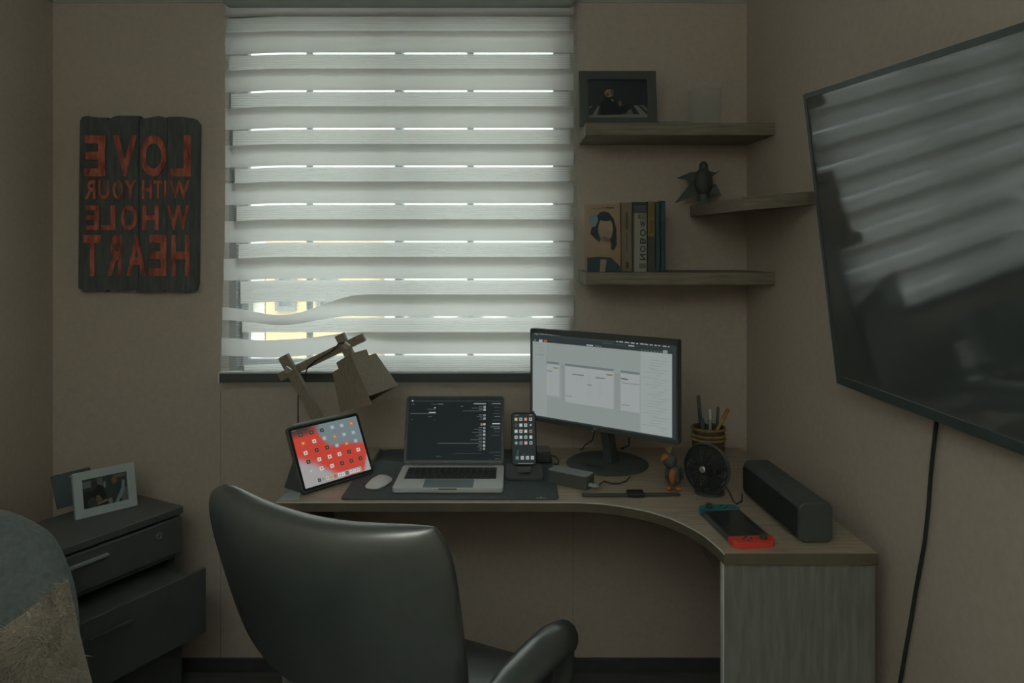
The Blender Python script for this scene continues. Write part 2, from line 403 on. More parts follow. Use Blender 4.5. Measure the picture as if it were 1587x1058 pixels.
def block(name, label, x0, x1, y, d, z1, mat, cols, rows, wf=.5, hf=.5, z0=-12):
    t = thing(name, label, 'building', ((x0 + x1) / 2, y + d / 2, z0))
    b = MB(); b.box(((x0 + x1) / 2, y + d / 2, (z0 + z1) / 2), (x1 - x0, d, z1 - z0)); b.build('walls', mat, t)
    b = MB(); b.box(((x0 + x1) / 2, y + d / 2, z1 + .15), (x1 - x0 + .4, d + .4, .3)); b.build('roof_slab', m_facade, t)
    cw = (x1 - x0) / cols
    for i in range(cols):
        for j in range(rows):
            zc = z1 - 1.6 - j * 2.8; xc = x0 + (i + .5) * cw; ww, hh = cw * wf, 2.8 * hf
            b = MB(); fr_rect(b, xc - ww / 2, xc + ww / 2, zc - hh / 2, zc + hh / 2, .12, y - .05, .18); f = b.build('window', m_upvc, t)
            b = MB(); b.box((xc, y - .02, zc), (ww - .24, .04, hh - .24)); b.build('pane', m_bldwin, f)
block('apartment_block', 'pale grey apartment block outside, left of the ochre one', -13.4, -7.6, 23, 7, 1.2, m_facade, 4, 3)
block('apartment_block', 'sunlit ochre apartment block seen through the parted blind bands', -6.9, -4.6, 21, 6, 1.9, m_ochre, 2, 3)
block('apartment_block', 'wide white apartment block outside behind the middle of the blind', -4.0, 4.5, 26, 7, .6, m_facade, 5, 3)

# ------------------------------------------------------------------ zebra blind
YFR, YBK = 2.456, 2.470
sF, sB = F / YFR, F / YBK
bl = thing('zebra_blind', 'white zebra roller blind of double banded cloth covering the window', 'blind', (-.37, 2.46, .98))
PER = 58.3
def interp(x, pts):
    if x <= pts[0][0]: return pts[0][1]
    for (a, va), (c, vc) in zip(pts, pts[1:]):
        if x <= c:
            t = (x - a) / (c - a); t = t * t * (3 - 2 * t); return va + (vc - va) * t
    return pts[-1][1]
def ftop(k, x):
    y = 48 + PER * k
    if k == 7: return y + interp(x, [(345, 20), (435, 32), (565, 0)])
    if k == 8: return y + interp(x, [(343, 9), (410, 13), (450, 11), (560, 0)])
    return y + interp(x, [(349, 3), (440, 0)])
def fbot(k, x):
    y = 81.6 + PER * k
    if k == 7: return y + interp(x, [(345, 6), (435, 14), (545, 0)])
    if k == 8: return y + interp(x, [(343, 3), (420, 6), (520, 0)])
    return y + interp(x, [(349, 3), (440, 0)])
def fY(y, x):
    g = interp(x, [(345, .35), (430, 1), (560, 0)]) * max(0, 1 - abs(y - 505) / 60)
    return YFR - .016 * g
xsL = lambda y: 349 - 6 * max(0, (y - 330) / 220) ; XRP = 889
def strip(top, bot, nm, mat, xl, xr, Yf, ny=4, nx=40):
    def fn(u, v):
        x0 = xl((top(400) + bot(400)) / 2); x = x0 + (xr - x0) * u
        y = top(x) + (bot(x) - top(x)) * v
        return P(x, y, Yf(y, x))
    b = MB(); b.surf(fn, nx, ny); return b.build(nm, mat, bl, smooth=True, fixn=False)
for k in range(-1, 9):
    strip(lambda x: max(2, ftop(k, x)), lambda x: fbot(k, x), 'fabric_band', m_band, xsL, XRP, fY)
    kt = (lambda x: ftop(k + 1, x)) if k < 8 else (lambda x: 577)
    strip(lambda x: fbot(k, x), kt, 'sheer_band', m_sheer, xsL, XRP, fY)
xlB = lambda y: 352 + 4 * min(1, max(0, (y - 60) / 60)) + 22 * max(0, (y - 120) / 440)
bY = lambda y, x: YBK
for k in range(-1, 9):
    y0, y1 = 84.2 + PER * k, 117.6 + PER * k
    lo = [(345, -11), (530, -11), (610, 0)] if k == 7 else [(352, 3), (440, 0)]; hi = [(352, 15), (440, 13), (520, 0)] if k == 8 else [(352, 3), (440, 0)]; nx_ = [(352, 15), (440, 13), (520, 0)] if k == 7 else [(352, 3), (440, 0)]
    strip(lambda x: y0 + interp(x, hi), lambda x: min(577, y1) + interp(x, lo) * (y1 < 577), 'fabric_band', m_band, xlB, XRP - 6, bY, 2, 20)
    if k < 8: strip(lambda x: y1 + interp(x, lo), lambda x: y0 + PER + interp(x, nx_), 'sheer_band', m_sheer, xlB, XRP - 6, bY, 2, 20)
m_cass = pm('blind_cassette_grey', (.32, .37, .345), .45, var=.04)
m_bar = pm('blind_bar_grey', (.085, .10, .098), .45, var=.05)
b = MB(); b.box((-.368, 2.47, 2.246), (1.145, .10, .075), bev=.018, seg=4); b.build('cassette', m_cass, bl, smooth=True)
b = MB(); z1 = E - (578 - HZ) / sF; z0 = E - (592 - HZ) / sF
bx0, bx1 = P(340.5, 0, YFR).x, P(893, 0, YFR).x; bxc, bw = (bx0 + bx1) / 2, bx1 - bx0
b.box((bxc, YFR + .006, (z0 + z1) / 2), (bw, .022, z1 - z0), bev=.003); b.build('bottom_bar', m_bar, bl)
b = MB(); b.box((bxc, YFR + .002, z1 + .003), (bw - .004, .020, .005)); b.build('bar_trim', m_white, bl)
b = MB(); b.box((bx0 - .001, YFR + .006, (z0 + z1) / 2), (.004, .026, z1 - z0 + .006)); b.build('end_cap', m_white, bl)
b = MB()
for xx in (.205, .212):
    for i in range(70): b.ell((xx, 2.47, 2.21 - i * .0172), (.0022, .0022, .0022), n=4)
    b.cyl((xx, 2.47, 2.22), (xx, 2.47, 1.02), .0009, n=5)
b.build('bead_chain', m_frame_w, bl)

# ------------------------------------------------------------------ wooden sign (the photograph is mirrored, so its words are too)
YS = YB - .028; kS = YS / F
def sp(cx, cy): return P(90 + cx / 3.208, 150 + cy / 3.208, YS)
sg = thing('wall_sign', 'dark plank sign with worn red words hanging on the wall left of the window', 'sign', P(214, 316, YB - .01))
planks = [[(108, 120), (122, 98), (150, 94), (180, 101), (246, 103), (240, 968), (180, 962), (125, 966), (100, 950), (100, 920)],
          [(248, 118), (275, 100), (300, 94), (404, 95), (400, 955), (388, 960), (310, 967), (242, 960)],
          [(406, 112), (440, 106), (500, 95), (543, 104), (540, 958), (510, 970), (388, 972), (402, 950)],
          [(546, 100), (620, 99), (675, 108), (697, 135), (690, 930), (680, 962), (640, 972), (541, 966)]]
for i, pl in enumerate(planks):
    dpt = (.0, .003, .001, .0025)[i]
    b = MB(); b.prism([sp(*q) + Vector((0, -dpt, 0)) for q in pl], (0, .026 + dpt, 0)); 
    b.build('plank', m_navy, sg)
rows = [('EVOL', 192, 396, [(135, 238), (275, 396), (414, 541), (560, 662)]),
        ('RUOYHTIW', 415, 508, [(136, 190), (204, 258), (275, 326), (334, 391), (420, 470), (477, 522), (530, 541), (557, 656)]),
        ('ELOHW', 540, 662, [(140, 207), (218, 287), (315, 396), (422, 502), (545, 656)]),
        ('TRAEH', 686, 890, [(130, 216), (245, 320), (344, 441), (456, 541), (566, 655)])]
Ms = Matrix.Translation((0, YS - .0034, 0)) @ Matrix(((1, 0, 0, 0), (0, 0, -1, 0), (0, 1, 0, 0), (0, 0, 0, 1)))
for word, y0, y1, xs in rows:
    for ch, (a, c) in zip(word, xs):
        p0, p1 = sp(a, y1), sp(c, y0)
        letter('letter', ch, sg, Ms, p0.x, p0.z, p1.x, p1.z, .0008, m_red, th=.0022)

# ------------------------------------------------------------------ floating shelves
def fshelf(label, x0, x1, ztop):
    t = thing('floating_shelf', label, 'shelf', ((x0 + x1) / 2, YB, ztop - .038))
    b = MB(); b.box(((x0 + x1) / 2, 2.405, ztop - .019), (x1 - x0, .228, .038), bev=.0015); b.build('board', m_shelf, t)
    b = MB(); b.box(((x0 + x1) / 2, 2.5185, ztop - .019), (x1 - x0 - .02, .003, .03)); b.build('wall_bracket', m_steel, t)
Z1, Z3 = 1.805, 1.347
fshelf('oak floating shelf right of the window, the topmost of the three, holding a dark frame', .2255, .804, Z1)
fshelf('oak floating shelf right of the window, the lowest of the three, holding books', .2255, .804, Z3)
# short shelf on the right wall, sagging at its front edge
t2 = thing('floating_shelf', 'short oak shelf on the right-hand wall between the other two, partly behind the television', 'shelf', (.80, 2.27, 1.545))
ang = math.atan(.075)
MS2 = Matrix.Translation((XR(2.27), 2.27, 1.578)) @ Matrix.Rotation(ang, 4, 'Z') @ Matrix.Rotation(math.radians(-4.6), 4, 'Y')
b = MB(); b.box((-.101, 0, -.019), (.202, .47, .037), bev=.0015, M=MS2); b.build('board', m_shelf, t2)

# ------------------------------------------------------------------ desk
dk = thing('corner_desk', 'oak laminate L-shaped corner desk with a concave curved front edge', 'desk', (.1, 2.2, 0))
curve = [(870, 778), (900, 778.3), (931, 780), (952, 782.5), (974, 786), (1000, 791), (1018, 796), (1037, 802), (1058, 811), (1079, 822), (1093, 831), (1104, 840), (1114, 849), (1122, 857.5)]
out = [(-.625, 2.515), (-.625, 1.982)]
out += [(onz(x, y, .75).x, onz(x, y, .75).y) for x, y in curve]
out += [(.808, 1.652), (XR(2.515) - .02, 2.515)]
b = MB(); n = len(out)
a_ = [b.bm.verts.new((x, y, .75)) for x, y in out]; c_ = [b.bm.verts.new((x, y, .725)) for x, y in out]
b.bm.faces.new(a_); b.bm.faces.new(c_[::-1])
for i in range(n):
    f = b.bm.faces.new((a_[i], c_[i], c_[(i + 1) % n], a_[(i + 1) % n])); f.material_index = 1
b.build('tabletop', [m_desk, m_deskedge], dk)
b = MB()
b.tube([(x, y - .0006, .7492) for x, y in out[1:-2]], .0017, n=5); b.build('edge_lip', m_paleedge, dk)
b = MB(); b.box((.637, 1.668, .3625), (.335, .018, .725)); b.build('side_panel', m_deskside, dk)
b = MB(); b.box((.4685, 1.668, .3625), (.003, .0185, .724)); b.build('panel_edge', m_paleedge, dk)
b = MB(); b.box((-.605, 2.25, .3625), (.018, .50, .725)); b.build('side_panel', m_deskside, dk)
b = MB(); b.box((.487, 1.98, .695), (.02, .60, .06)); b.build('support_rail', m_deskedge, dk)
dz = .7505
# desk mat
mt = thing('desk_mat', 'large dark desk mat under the laptop', 'desk mat', (-.16, 2.22, dz))
b = MB(); b.rrect(Matrix(), -.459, 1.999, .126, 2.485, dz, dz + .003, r=.012, ch=.0008); b.build('mat', m_mat, mt)
mz = dz + .003
for (px, py, sc) in ((838, 770, .018), (597, 696, .013)):
    p = onz(px, py, mz); M = frame((p.x - sc, p.y - .012, mz + .0003), (1, 0, 0), (0, 1, 0))
    decal('mat_emblem', mt, M, 2 * sc, .024, [([(0, 1), (.30, .70), (.42, .85), (.5, .15), (.58, .85), (.70, .70), (1, 1)], (150, 158, 152), 1)], m_print)

# laptop
lp = thing('laptop', 'open silver laptop with a dark screen on the desk mat', 'laptop', (-.176, 2.15, mz))
LX = -.328
Mb = frame((LX, 2.042, mz + .001), (1, 0, 0), (0, 1, 0))
b = MB(); b.rrect(Mb, 0, 0, .304, .213, 0, .0135, r=.010, ch=.0015); base = b.build('base', m_alu, lp, smooth=True, ang=30)
tz = mz + .0148
for x in (LX + .03, LX + .274):
    pass
b = MB(); b.box((LX + .152, 2.175, tz + .0002), (.262, .105, .0005)); kb = b.build('keyboard_well', m_black, lp)
m_key = pm('key_black', (.03, .037, .037), .55)
rowsk = [(14, 2.222, .010), (14, 2.202, .016), (14, 2.183, .016), (13, 2.164, .016), (12, 2.145, .016), (9, 2.129, .013)]
k0 = None
for n_, yy, hh in rowsk:
    for i in range(n_):
        ww = .258 / n_; xx = LX + .152 - .129 + ww * (i + .5)
        if n_ == 9 and i in (3, 4, 5):
            if i != 4: continue
            ww *= 3
        b = MB(); b.box((0, 0, .0006), (ww - .003, hh - .003, .0012))
        if (n_, round(ww, 4), hh) not in _glyph:
            o = b.build('key', m_key, None); _glyph[(n_, round(ww, 4), hh)] = o
            o.parent = lp
        else:
            b.bm.free(); o = clone(_glyph[(n_, round(ww, 4), hh)], lp, (0, 0, 0))
        o.location = wm(lp).inverted() @ Vector((xx, yy, tz + .0003))
m_pad = pm('trackpad', (.30, .38, .38), .3, .5, metal=.4, var=.02)
b = MB(); b.rrect(frame((LX + .083, 2.034 + .012, tz), (1, 0, 0), (0, 1, 0)), 0, 0, .138, .072, -.0004, .0002, r=.004); b.build('trackpad', m_pad, lp)
b = MB(); b.box((LX + .152, 2.0415, mz + .012), (.05, .002, .003)); b.build('lid_notch', m_char, lp)
Ml = frame((LX, 2.2525, tz + .001), (1, 0, 0), (0, .38, .925))
b = MB(); b.rrect(Ml, 0, 0, .304, .207, -.005, 0, r=.010); lid = b.build('lid', m_black, lp)
b = MB(); b.cyl((LX + .03, 2.2535, tz), (LX + .274, 2.2535, tz), .0045, n=10); b.build('hinge', m_char, lp)
b = MB(); b.rrect(Ml, .003, .005, .301, .204, 0, .0006, r=.008); b.build('bezel', m_gblack, lid)
def lpuv(cx, cy):   # crop (590,600) zoomed by 5.877 -> screen u, v
    return (cx - 192) / (1070 - 192), (cy - 85) / (700 - 85)
it = [R(.02, .03, .98, .955, (22, 28, 29), 0)]
it += [R(.84, .09, .975, .95, (25, 32, 33), 1), R(.03, .05, .975, .075, (40, 48, 49), 1)]
def lr(x0, y, x1, col=(120, 128, 128), h=5):
    u0, v = lpuv(x0, y); u1, _ = lpuv(x1, y); it.append(R(u0, v, u1, v + h / 615, col, 2))
it.append(EL(.055, .06, .008, .012, (190, 196, 194), 2))
lr(800, 146, 912, (150, 156, 154), 8); lr(972, 146, 1045, (140, 146, 146), 8)
for i, yy in enumerate((180, 207, 260, 290, 343, 378, 408, 440, 475, 508, 540, 570)):
    u, v = lpuv(900, yy); it.append(R(u - .011, v - .016, u + .011, v + .016, ((150, 158, 156), (175, 180, 178), (130, 140, 138))[i % 3], 2))
    it.append(R(u - .004, v - .008, u + .004, v + .004, (70, 78, 78), 3))
    x0 = (780, 700, 830, 850, 860, 808, 790, 820, 778, 480, 838, 850)[i]
    lr(x0, yy + 9, 882, (95, 104, 104), 4); lr(850 if x0 < 850 else 862, yy - 6, 882, (120, 128, 128), 4)
it.append(R(*lpuv(866, 335), *lpuv(884, 358), (150, 125, 80), 2))
for yy in (150, 182, 212, 240, 270, 302, 333, 365, 382, 412, 445, 600, 628, 658):
    c = (120, 128, 128) if yy in (270, 365, 382) else (72, 81, 82)
    lr(950 + (yy * 37 % 50), yy, 1042, (190, 195, 192) if yy == 333 else c, 10 if yy == 333 else 4)
lr(225, 240, 458, (88, 97, 97)); lr(395, 228, 455, (185, 190, 186), 8); lr(380, 200, 458, (80, 88, 88)); lr(438, 184, 456, (150, 156, 154), 8)
lr(415, 152, 470, (75, 84, 84)); lr(475, 150, 522, (100, 108, 106), 8); lr(230, 152, 262, (90, 98, 98)); lr(390, 270, 425, (85, 92, 92)); lr(680, 172, 704, (105, 113, 112), 6)
lr(235, 298, 250, (90, 98, 98)); lr(438, 298, 450, (90, 98, 98)); lr(475, 636, 515, (85, 92, 92)); lr(640, 610, 880, (58, 66, 67))
Mls = Ml @ Matrix.Translation((.003, .005, .0008))
decal('screen', lid, Mls, .298, .199, it, m_screen)

# mouse
p = onz(587, 751, mz); ms = thing('mouse', 'white low wireless mouse lying on the desk mat left of the laptop', 'mouse', (p.x, p.y, mz))
Mm = Matrix.Translation((p.x, p.y + .005, mz)) @ Matrix.Rotation(math.radians(-14), 4, 'Z')
b = MB()
def mfn(u, v):
    a = 2 * PI * u; r = v; x = math.cos(a); y = math.sin(a)
    k = (abs(x) ** 2.6 + abs(y) ** 2.6) ** (-1 / 2.6)
    return Mm @ Vector((x * k * .0295 * r, y * k * .056 * r, .005 + .017 * (1 - r ** 2.4)))
b.surf(mfn, 40, 10); bmesh.ops.remove_doubles(b.bm, verts=b.bm.verts, dist=.0003); b.build('shell', m_white, ms, smooth=True)
b = MB(); b.rrect(Mm, -.027, -.052, .027, .052, .0002, .006, r=.024); b.build('base', m_grey, ms)

# phone on its stand
ps = thing('phone_stand', 'low black charging stand holding the upright phone', 'phone stand', (.036, 2.22, mz))
b = MB(); b.rrect(Matrix.Translation((.036, 2.22, mz)), -.055, -.07, .055, .06, 0, .012, r=.012, ch=.002); b.build('foot', m_char, ps, smooth=True, ang=30)
Mp = frame((-.0015, 2.187, .786), (1, .03, 0), (0, .24, .97))
b = MB(); b.rrect(Mp, .012, -.012, .062, .10, -.022, -.0105, r=.010, ch=.002); b.rrect(Mp, .018, -.018, .056, -.003, -.022, .006, r=.003); b.build('back_rest', m_char, ps)
b = MB(); b.rrect(Mp, .020, -.022, .055, -.0025, -.024, -.006); b.build('neck', m_char, ps)
ph = thing('phone', 'black smartphone standing upright with rows of app icons lit', 'phone', Mp @ Vector((.037, 0, -.004)))
b = MB(); b.rrect(Mp, 0, 0, .0745, .152, -.009, 0, r=.011, ch=.0015); body = b.build('body', m_gblack, ph, smooth=True, ang=30)
it = [R(.05, .03, .95, .97, (38, 46, 46), 0)]
def phuv(cx, cy): return (cx - 85) / (360 - 85), (cy - 92) / (640 - 92)
cols4 = (150, 197, 245, 297)
pal = [(150, 148, 90), (150, 158, 158), (170, 100, 70), (160, 168, 170), (60, 66, 66), (165, 172, 172), (170, 176, 176), (70, 62, 62), (168, 174, 172), (172, 176, 174), (160, 168, 164), (150, 100, 90),
       (165, 170, 168), (150, 156, 154), (150, 160, 158), (160, 168, 172), (80, 110, 100), (110, 130, 128), (185, 120, 125), (140, 150, 148)]
for r_, yy in enumerate((163, 224, 288, 349, 408)):
    for c_i, xx in enumerate((138, 190, 243, 298)):
        u, v = phuv(xx, yy); it.append(R(u - .06, v - .031, u + .06, v + .031, pal[r_ * 4 + c_i], 1)); it.append(EL(u, v, .028, .016, (70, 78, 78) if (r_ + c_i) % 2 else (200, 205, 202), 2, 8))
for c_i, xx in enumerate((148, 203, 258, 312)):
    u, v = phuv(xx, 560); it.append(R(u - .062, v - .033, u + .062, v + .033, ((90, 120, 112), (165, 172, 170), (160, 168, 168), (170, 176, 174))[c_i], 1)); it.append(EL(u, v, .03, .016, (110, 118, 118), 2, 8))
it += [R(.16, .045, .30, .055, (110, 118, 118), 1), R(.72, .045, .84, .055, (130, 138, 138), 1), R(.24, .95, .86, .966, (120, 112, 114), 1),
       ([(.20, .80), (.24, .80), (.30, .70), (.27, .70)], (60, 100, 88), 1), EL(.5, .79, .02, .008, (140, 90, 80), 1, 8)]
decal('screen', ph, Mp @ Matrix.Translation((0, 0, .0004)), .0745, .152, it, m_screen)

# power brick behind the phone, hub, cables
p0 = Vector((.094, 2.36, dz + .003))
pb = thing('power_brick', 'small black power brick standing behind the phone on the mat', 'power adapter', p0)
b = MB(); b.box(p0 + Vector((0, 0, .019)), (.05, .07, .036), bev=.006); b.build('casing', m_char, pb, smooth=True, ang=30)
b = MB(); b.tube([P(854, 706, 2.36), P(861, 707, 2.34), P(866, 713, 2.31), P(865, 719, 2.29), P(858, 719, 2.28)], .002, n=6); b.build('cord', m_cable, pb)
A = Vector((.101, 2.146, 0)); B = Vector((.205, 2.074, 0)); U = (B - A).normalized(); Vv = Vector((-U.y, U.x, 0))
hb = thing('docking_hub', 'dark slab-like docking hub beside the mat with a paler top', 'dock', ((A.x + B.x) / 2 + .02, (A.y + B.y) / 2 + .03, dz))
Mh = frame((A.x, A.y, dz), U, Vv)
b = MB(); b.rrect(Mh, 0, 0, .127, .050, 0, .036, r=.006, ch=.001); b.build('casing', m_char, hb)
b = MB(); b.rrect(Mh, .002, .002, .125, .048, .036, .0385, r=.005); b.build('top_plate', m_grey, hb)
b = MB(); b.box(Mh @ Vector((.136, .018, .012)), (.02, .012, .008), rot=(0, 0, math.atan2(U.y, U.x)), bev=.002); b.box(Mh @ Vector((.150, .018, .012)), (.012, .009, .005), rot=(0, 0, math.atan2(U.y, U.x))); b.build('plug', m_frame_w, hb)
b = MB()
pts = [Mh @ Vector((.152, .018, .012)), onz(936, 745, dz + .004), onz(948, 749, dz + .003), onz(960, 749, dz + .003), onz(970, 745, dz + .003), onz(977, 738, dz + .003)]
b.tube(pts, .0018, n=6); b.build('cord', m_cable, hb)
b = MB(); pts = [onz(993, 733, dz + .0025), onz(1003, 739, dz + .0025), onz(1014, 743, dz + .0025), onz(1030, 744, dz + .0025)]
tag(b.build('usb_cable', m_cable, origin=pts[0]), 'thin black cable lying on the desk between monitor foot and toy bird', 'cable')

# monitor
O = Vector((.0585, 2.389, .873)); Um = Vector((.415, -.31, 0)).normalized(); Mw, Mh_ = .505, .2925
Mm_ = frame(O, Um, (0, 0, 1))
mn = thing('monitor', 'black desktop monitor showing a pale design layout, on a dark round foot', 'monitor', (.285, 2.33, dz))
b = MB(); b.rrect(Mm_, 0, 0, Mw, Mh_, -.022, 0, r=.004); shell = b.build('shell', m_black, mn)
b = MB(); b.rrect(Mm_, .10, .05, Mw - .10, Mh_ - .05, -.05, -.022, r=.02); b.build('rear_housing', m_black, mn)
# crop (800,490) zoomed by 3.918 -> u,v on the outer frame
def mnuv(cx, cy):
    u = (cx - 90) / (1000 - 90); top = 68 + 80 * u; bot = 640 + 146 * u
    return u, (cy - top) / (bot - top)
it = [R(.008, .055, .99, .955, (44, 51, 52), 0)]
wv0, wv1 = .138, .938
GA, GB, GC, GD = (133, 141, 138), (143, 151, 148), (146, 153, 152), (137, 145, 143)
it += [R(.020, wv0, .965, wv1, GA, 1), R(.020, wv0, .128, wv1, GD, 2), R(.772, wv0, .965, wv1, GB, 2), R(.235, wv0 + .22, .262, .74, (127, 134, 133), 2), R(.605, .38, .642, .80, (127, 134, 133), 2)]
it += [R(.128, .72, .765, wv1, (129, 138, 135), 2)]
def mrect(x0, y0, x1, y1, col, ly=3, h=None):
    (u0, v0), (u1, v1) = mnuv(x0, y0), mnuv(x1, y1); h = h or 0
    it.append(([(u0, v0 + h), (u1, v1 + h), (u1, v1), (u0, v0)], col, ly))
# artboards
for x0, y0, x1, y1, hh in ((205, 275, 290, 284, .36), (328, 290, 634, 326, .405), (676, 333, 788, 346, .40)):
    mrect(x0, y0, x1, y1, GC, 3, hh); mrect(x0, y0, x1, y1, (101, 110, 112), 4, .024)
mrect(250, 312, 283, 316, (125, 118, 78), 5, .012); mrect(590, 355, 628, 359, (120, 104, 70), 5, .014)
mrect(204, 330, 243, 335, (110, 117, 117), 5, .012); mrect(376, 353, 450, 361, (106, 112, 112), 5, .013); mrect(524, 374, 580, 380, (106, 112, 112), 5, .013)
mrect(472, 418, 500, 422, (112, 118, 118), 5, .012); mrect(678, 379, 719, 385, (84, 92, 93), 5, .013); mrect(682, 405, 788, 419, (122, 129, 129), 5, .010)
mrect(332, 486, 376, 493, (122, 128, 128), 5, .010); mrect(682, 541, 730, 547, (122, 128, 128), 5, .011)
for i in range(12):
    mrect(475, 362 + i * 11, 498 - (i % 3) * 5, 365 + i * 11, (136, 143, 142), 5, .005)
    mrect(222, 352 + i * 11, 245 - (i % 2) * 6, 354 + i * 11, (137, 144, 143), 5, .004)
    mrect(538, 400 + i * 8, 566 - (i % 2) * 8, 402 + i * 8, (138, 145, 144), 5, .004)
for x in (403, 432, 583): mrect(x, 372, x + 2, 372.5, (136, 143, 142), 5, .12)
mrect(207, 240, 209, 240.3, (105, 113, 114), 5, .11)
for i in range(30):
    yy = 278 + i * 14.6; wd = (95, 80, 70, 55, 100, 110, 30, 90, 75, 60, 96, 45, 22, 35, 80, 25, 50)[i % 17]
    mrect(946 - wd - 18 * (i % 4), yy - wd * .11, 946 - 18 * (i % 4), yy, (127, 135, 134), 4, .005)
for i, yy in enumerate((165, 188, 208, 230, 236)):
    mrect(125 + (i * 17) % 50, yy - 3, 185 + (i % 2) * 5, yy + 2, (122, 131, 129), 4, .007)
mrect(108, 584, 122, 585, (50, 57, 58), 5, .018)
# menu bar marks
for i, (x, wd) in enumerate(((650, 10), (668, 22), (700, 26), (736, 22), (768, 10), (790, 22), (816, 20), (845, 16), (872, 12), (893, 10), (918, 20), (946, 8))):
    yy = 152 + (x - 650) * .108; mrect(x, yy, x + wd, yy + wd * .1, (160, 167, 166), 3, .009)
for i, x in enumerate((122, 132, 144, 158, 175, 196, 215, 232, 246, 258, 270, 282)):
    yy = 98 + (x - 122) * .10; mrect(x, yy, x + (5, 6, 4, 14, 14, 12, 10, 8, 5, 4, 4, 5)[i], yy + .5, (120, 128, 128), 3, .018 if i < 3 else .010)
mrect(300, 127, 640, 158, (68, 78, 80), 2, .003)
mrect(118, 136, 132, 138, (70, 110, 80), 3, .018); mrect(152, 138, 176, 140, (150, 158, 170), 3, .028); mrect(186, 142, 198, 143, (150, 100, 80), 3, .022); mrect(200, 142, 208, 143, (140, 120, 70), 3, .020)
mrect(466, 173, 508, 177, (165, 172, 170), 3, .010); mrect(520, 179, 560, 183, (95, 104, 104), 3, .008); mrect(565, 163, 628, 168, (80, 90, 92), 3, .004)
mrect(645, 172, 705, 178, (78, 86, 88), 3, .004); mrect(722, 178, 756, 182, (170, 176, 174), 3, .009); mrect(918, 208, 944, 210, (125, 133, 132), 3, .030)
for i in range(7): mrect(796 + i * 18, 204 + i * 2, 804 + i * 18, 205 + i * 2, (88, 97, 98), 3, .014)
decal('screen', shell, Mm_ @ Matrix.Translation((0, 0, .0006)), Mw, Mh_, it, m_lcd)
b = MB(); b.rrect(Mm_, Mw * .462, .004, Mw * .478, .010, 0, .0012); b.build('maker_mark', m_grey, shell)
b = MB(); b.cyl(Mm_ @ Vector((Mw * .452, -.003, -.004)), Mm_ @ Vector((Mw * .452, .004, -.004)), .004, n=10); b.build('power_light', m_white, shell)
nc = Mm_ @ Vector((Mw * .5, .02, -.030))
b = MB(); b.tube([(.305, 2.315, dz + .010), (.300, 2.305, dz + .06), (nc.x, nc.y, .93)], [.026, .021, .020], n=4)
b.build('neck', m_black, mn)
b = MB(); bc = Vector((.297, 2.335, dz))
b.surf(lambda u, v: bc + Vector((math.cos(2 * PI * u) * .128 * (v if v < .97 else 1), math.sin(2 * PI * u) * .135 * (v if v < .97 else 1), .014 - .010 * v ** 3 if v < .97 else .0)), 48, 12)
bmesh.ops.remove_doubles(b.bm, verts=b.bm.verts, dist=.0003); b.build('foot', m_black, mn, smooth=True)
p = onz(922, 719, dz + .014)
decal('sticker', mn, frame((p.x - .024, p.y - .020, dz + .0145), (1, 0, 0), (0, 1, 0)), .048, .040, [EL(.5, .5, .5, .42, (88, 105, 106), 1), EL(.35, .5, .10, .2, (60, 72, 74), 2, 10), EL(.62, .5, .14, .2, (64, 78, 78), 2, 10)], m_print)
b = MB(); b.tube([Mm_ @ Vector((Mw * .45, .02, -.03)), P(918, 682, 2.42), P(906, 690, 2.44), (.232, 2.455, dz + .012), (.225, 2.48, dz + .004)], .002, n=6); b.build('cord', m_cable, mn)
b = MB(); b.tube([P(975, 672, 2.38), P(975, 690, 2.42), (.36, 2.47, dz + .01), (.37, 2.48, dz + .004)], .002, n=6); b.build('cord', m_cable, mn)

# tablet leaning in its folio
tb = thing('tablet', 'tablet with a red and grey wallpaper leaning in a dark folio', 'tablet', (-.50, 2.14, dz))
Ut = Vector((.625, .78, 0)); tt = math.radians(25); back = Vector((-.78, .625, 0))
Vt = Vector((0, 0, math.cos(tt))) + back * math.sin(tt)
Mt = frame((-.566, 2.032, dz + .0075), Ut, Vt)
b = MB(); b.rrect(Mt, -.002, -.002, .2505, .1815, -.010, 0, r=.010, ch=.001); fol = b.build('folio', m_char, tb, smooth=True, ang=30)
b = MB(); b.rrect(Mt, .0015, .0015, .247, .178, 0, .0012, r=.009); b.build('bezel', m_gblack, fol)
# wedge stand behind
q = [Mt @ Vector((.006, .0, -.0105)), Mt @ Vector((.244, .0, -.0105)), Mt @ Vector((.244, .10, -.0105)), Mt @ Vector((.006, .10, -.0105))]
bk0 = Vector((q[0].x, q[0].y, dz + .001)) + back * .088; bk1 = Vector((q[1].x, q[1].y, dz + .001)) + back * .088
b = MB(); vs = [b.bm.verts.new(v) for v in (Vector((q[0].x, q[0].y, dz + .001)), Vector((q[1].x, q[1].y, dz + .001)), q[2], q[3], bk0, bk1)]
for f in ((0, 1, 2, 3), (0, 4, 5, 1), (4, 3, 2, 5), (0, 3, 4), (1, 5, 2)): b.bm.faces.new([vs[i] for i in f])
b.build('folio_stand', m_char, tb)
def tbuv(cx, cy):  # crop (430,630) zoomed by 7.294 -> u,v (bilinear inverse of the screen corners)
    tl, tr, br, bl_ = Vector((130, 312)), Vector((855, 122)), Vector((1033, 690)), Vector((292, 946)); u = v = .5
    for _ in range(8):
        pp = tl * (1 - u) * (1 - v) + tr * u * (1 - v) + br * u * v + bl_ * (1 - u) * v
        du = (tr - tl) * (1 - v) + (br - bl_) * v; dv = (bl_ - tl) * (1 - u) + (br - tr) * u
        e = Vector((cx, cy)) - pp; det = du.x * dv.y - du.y * dv.x
        u += (e.x * dv.y - e.y * dv.x) / det; v += (du.x * e.y - du.y * e.x) / det
    return u, v
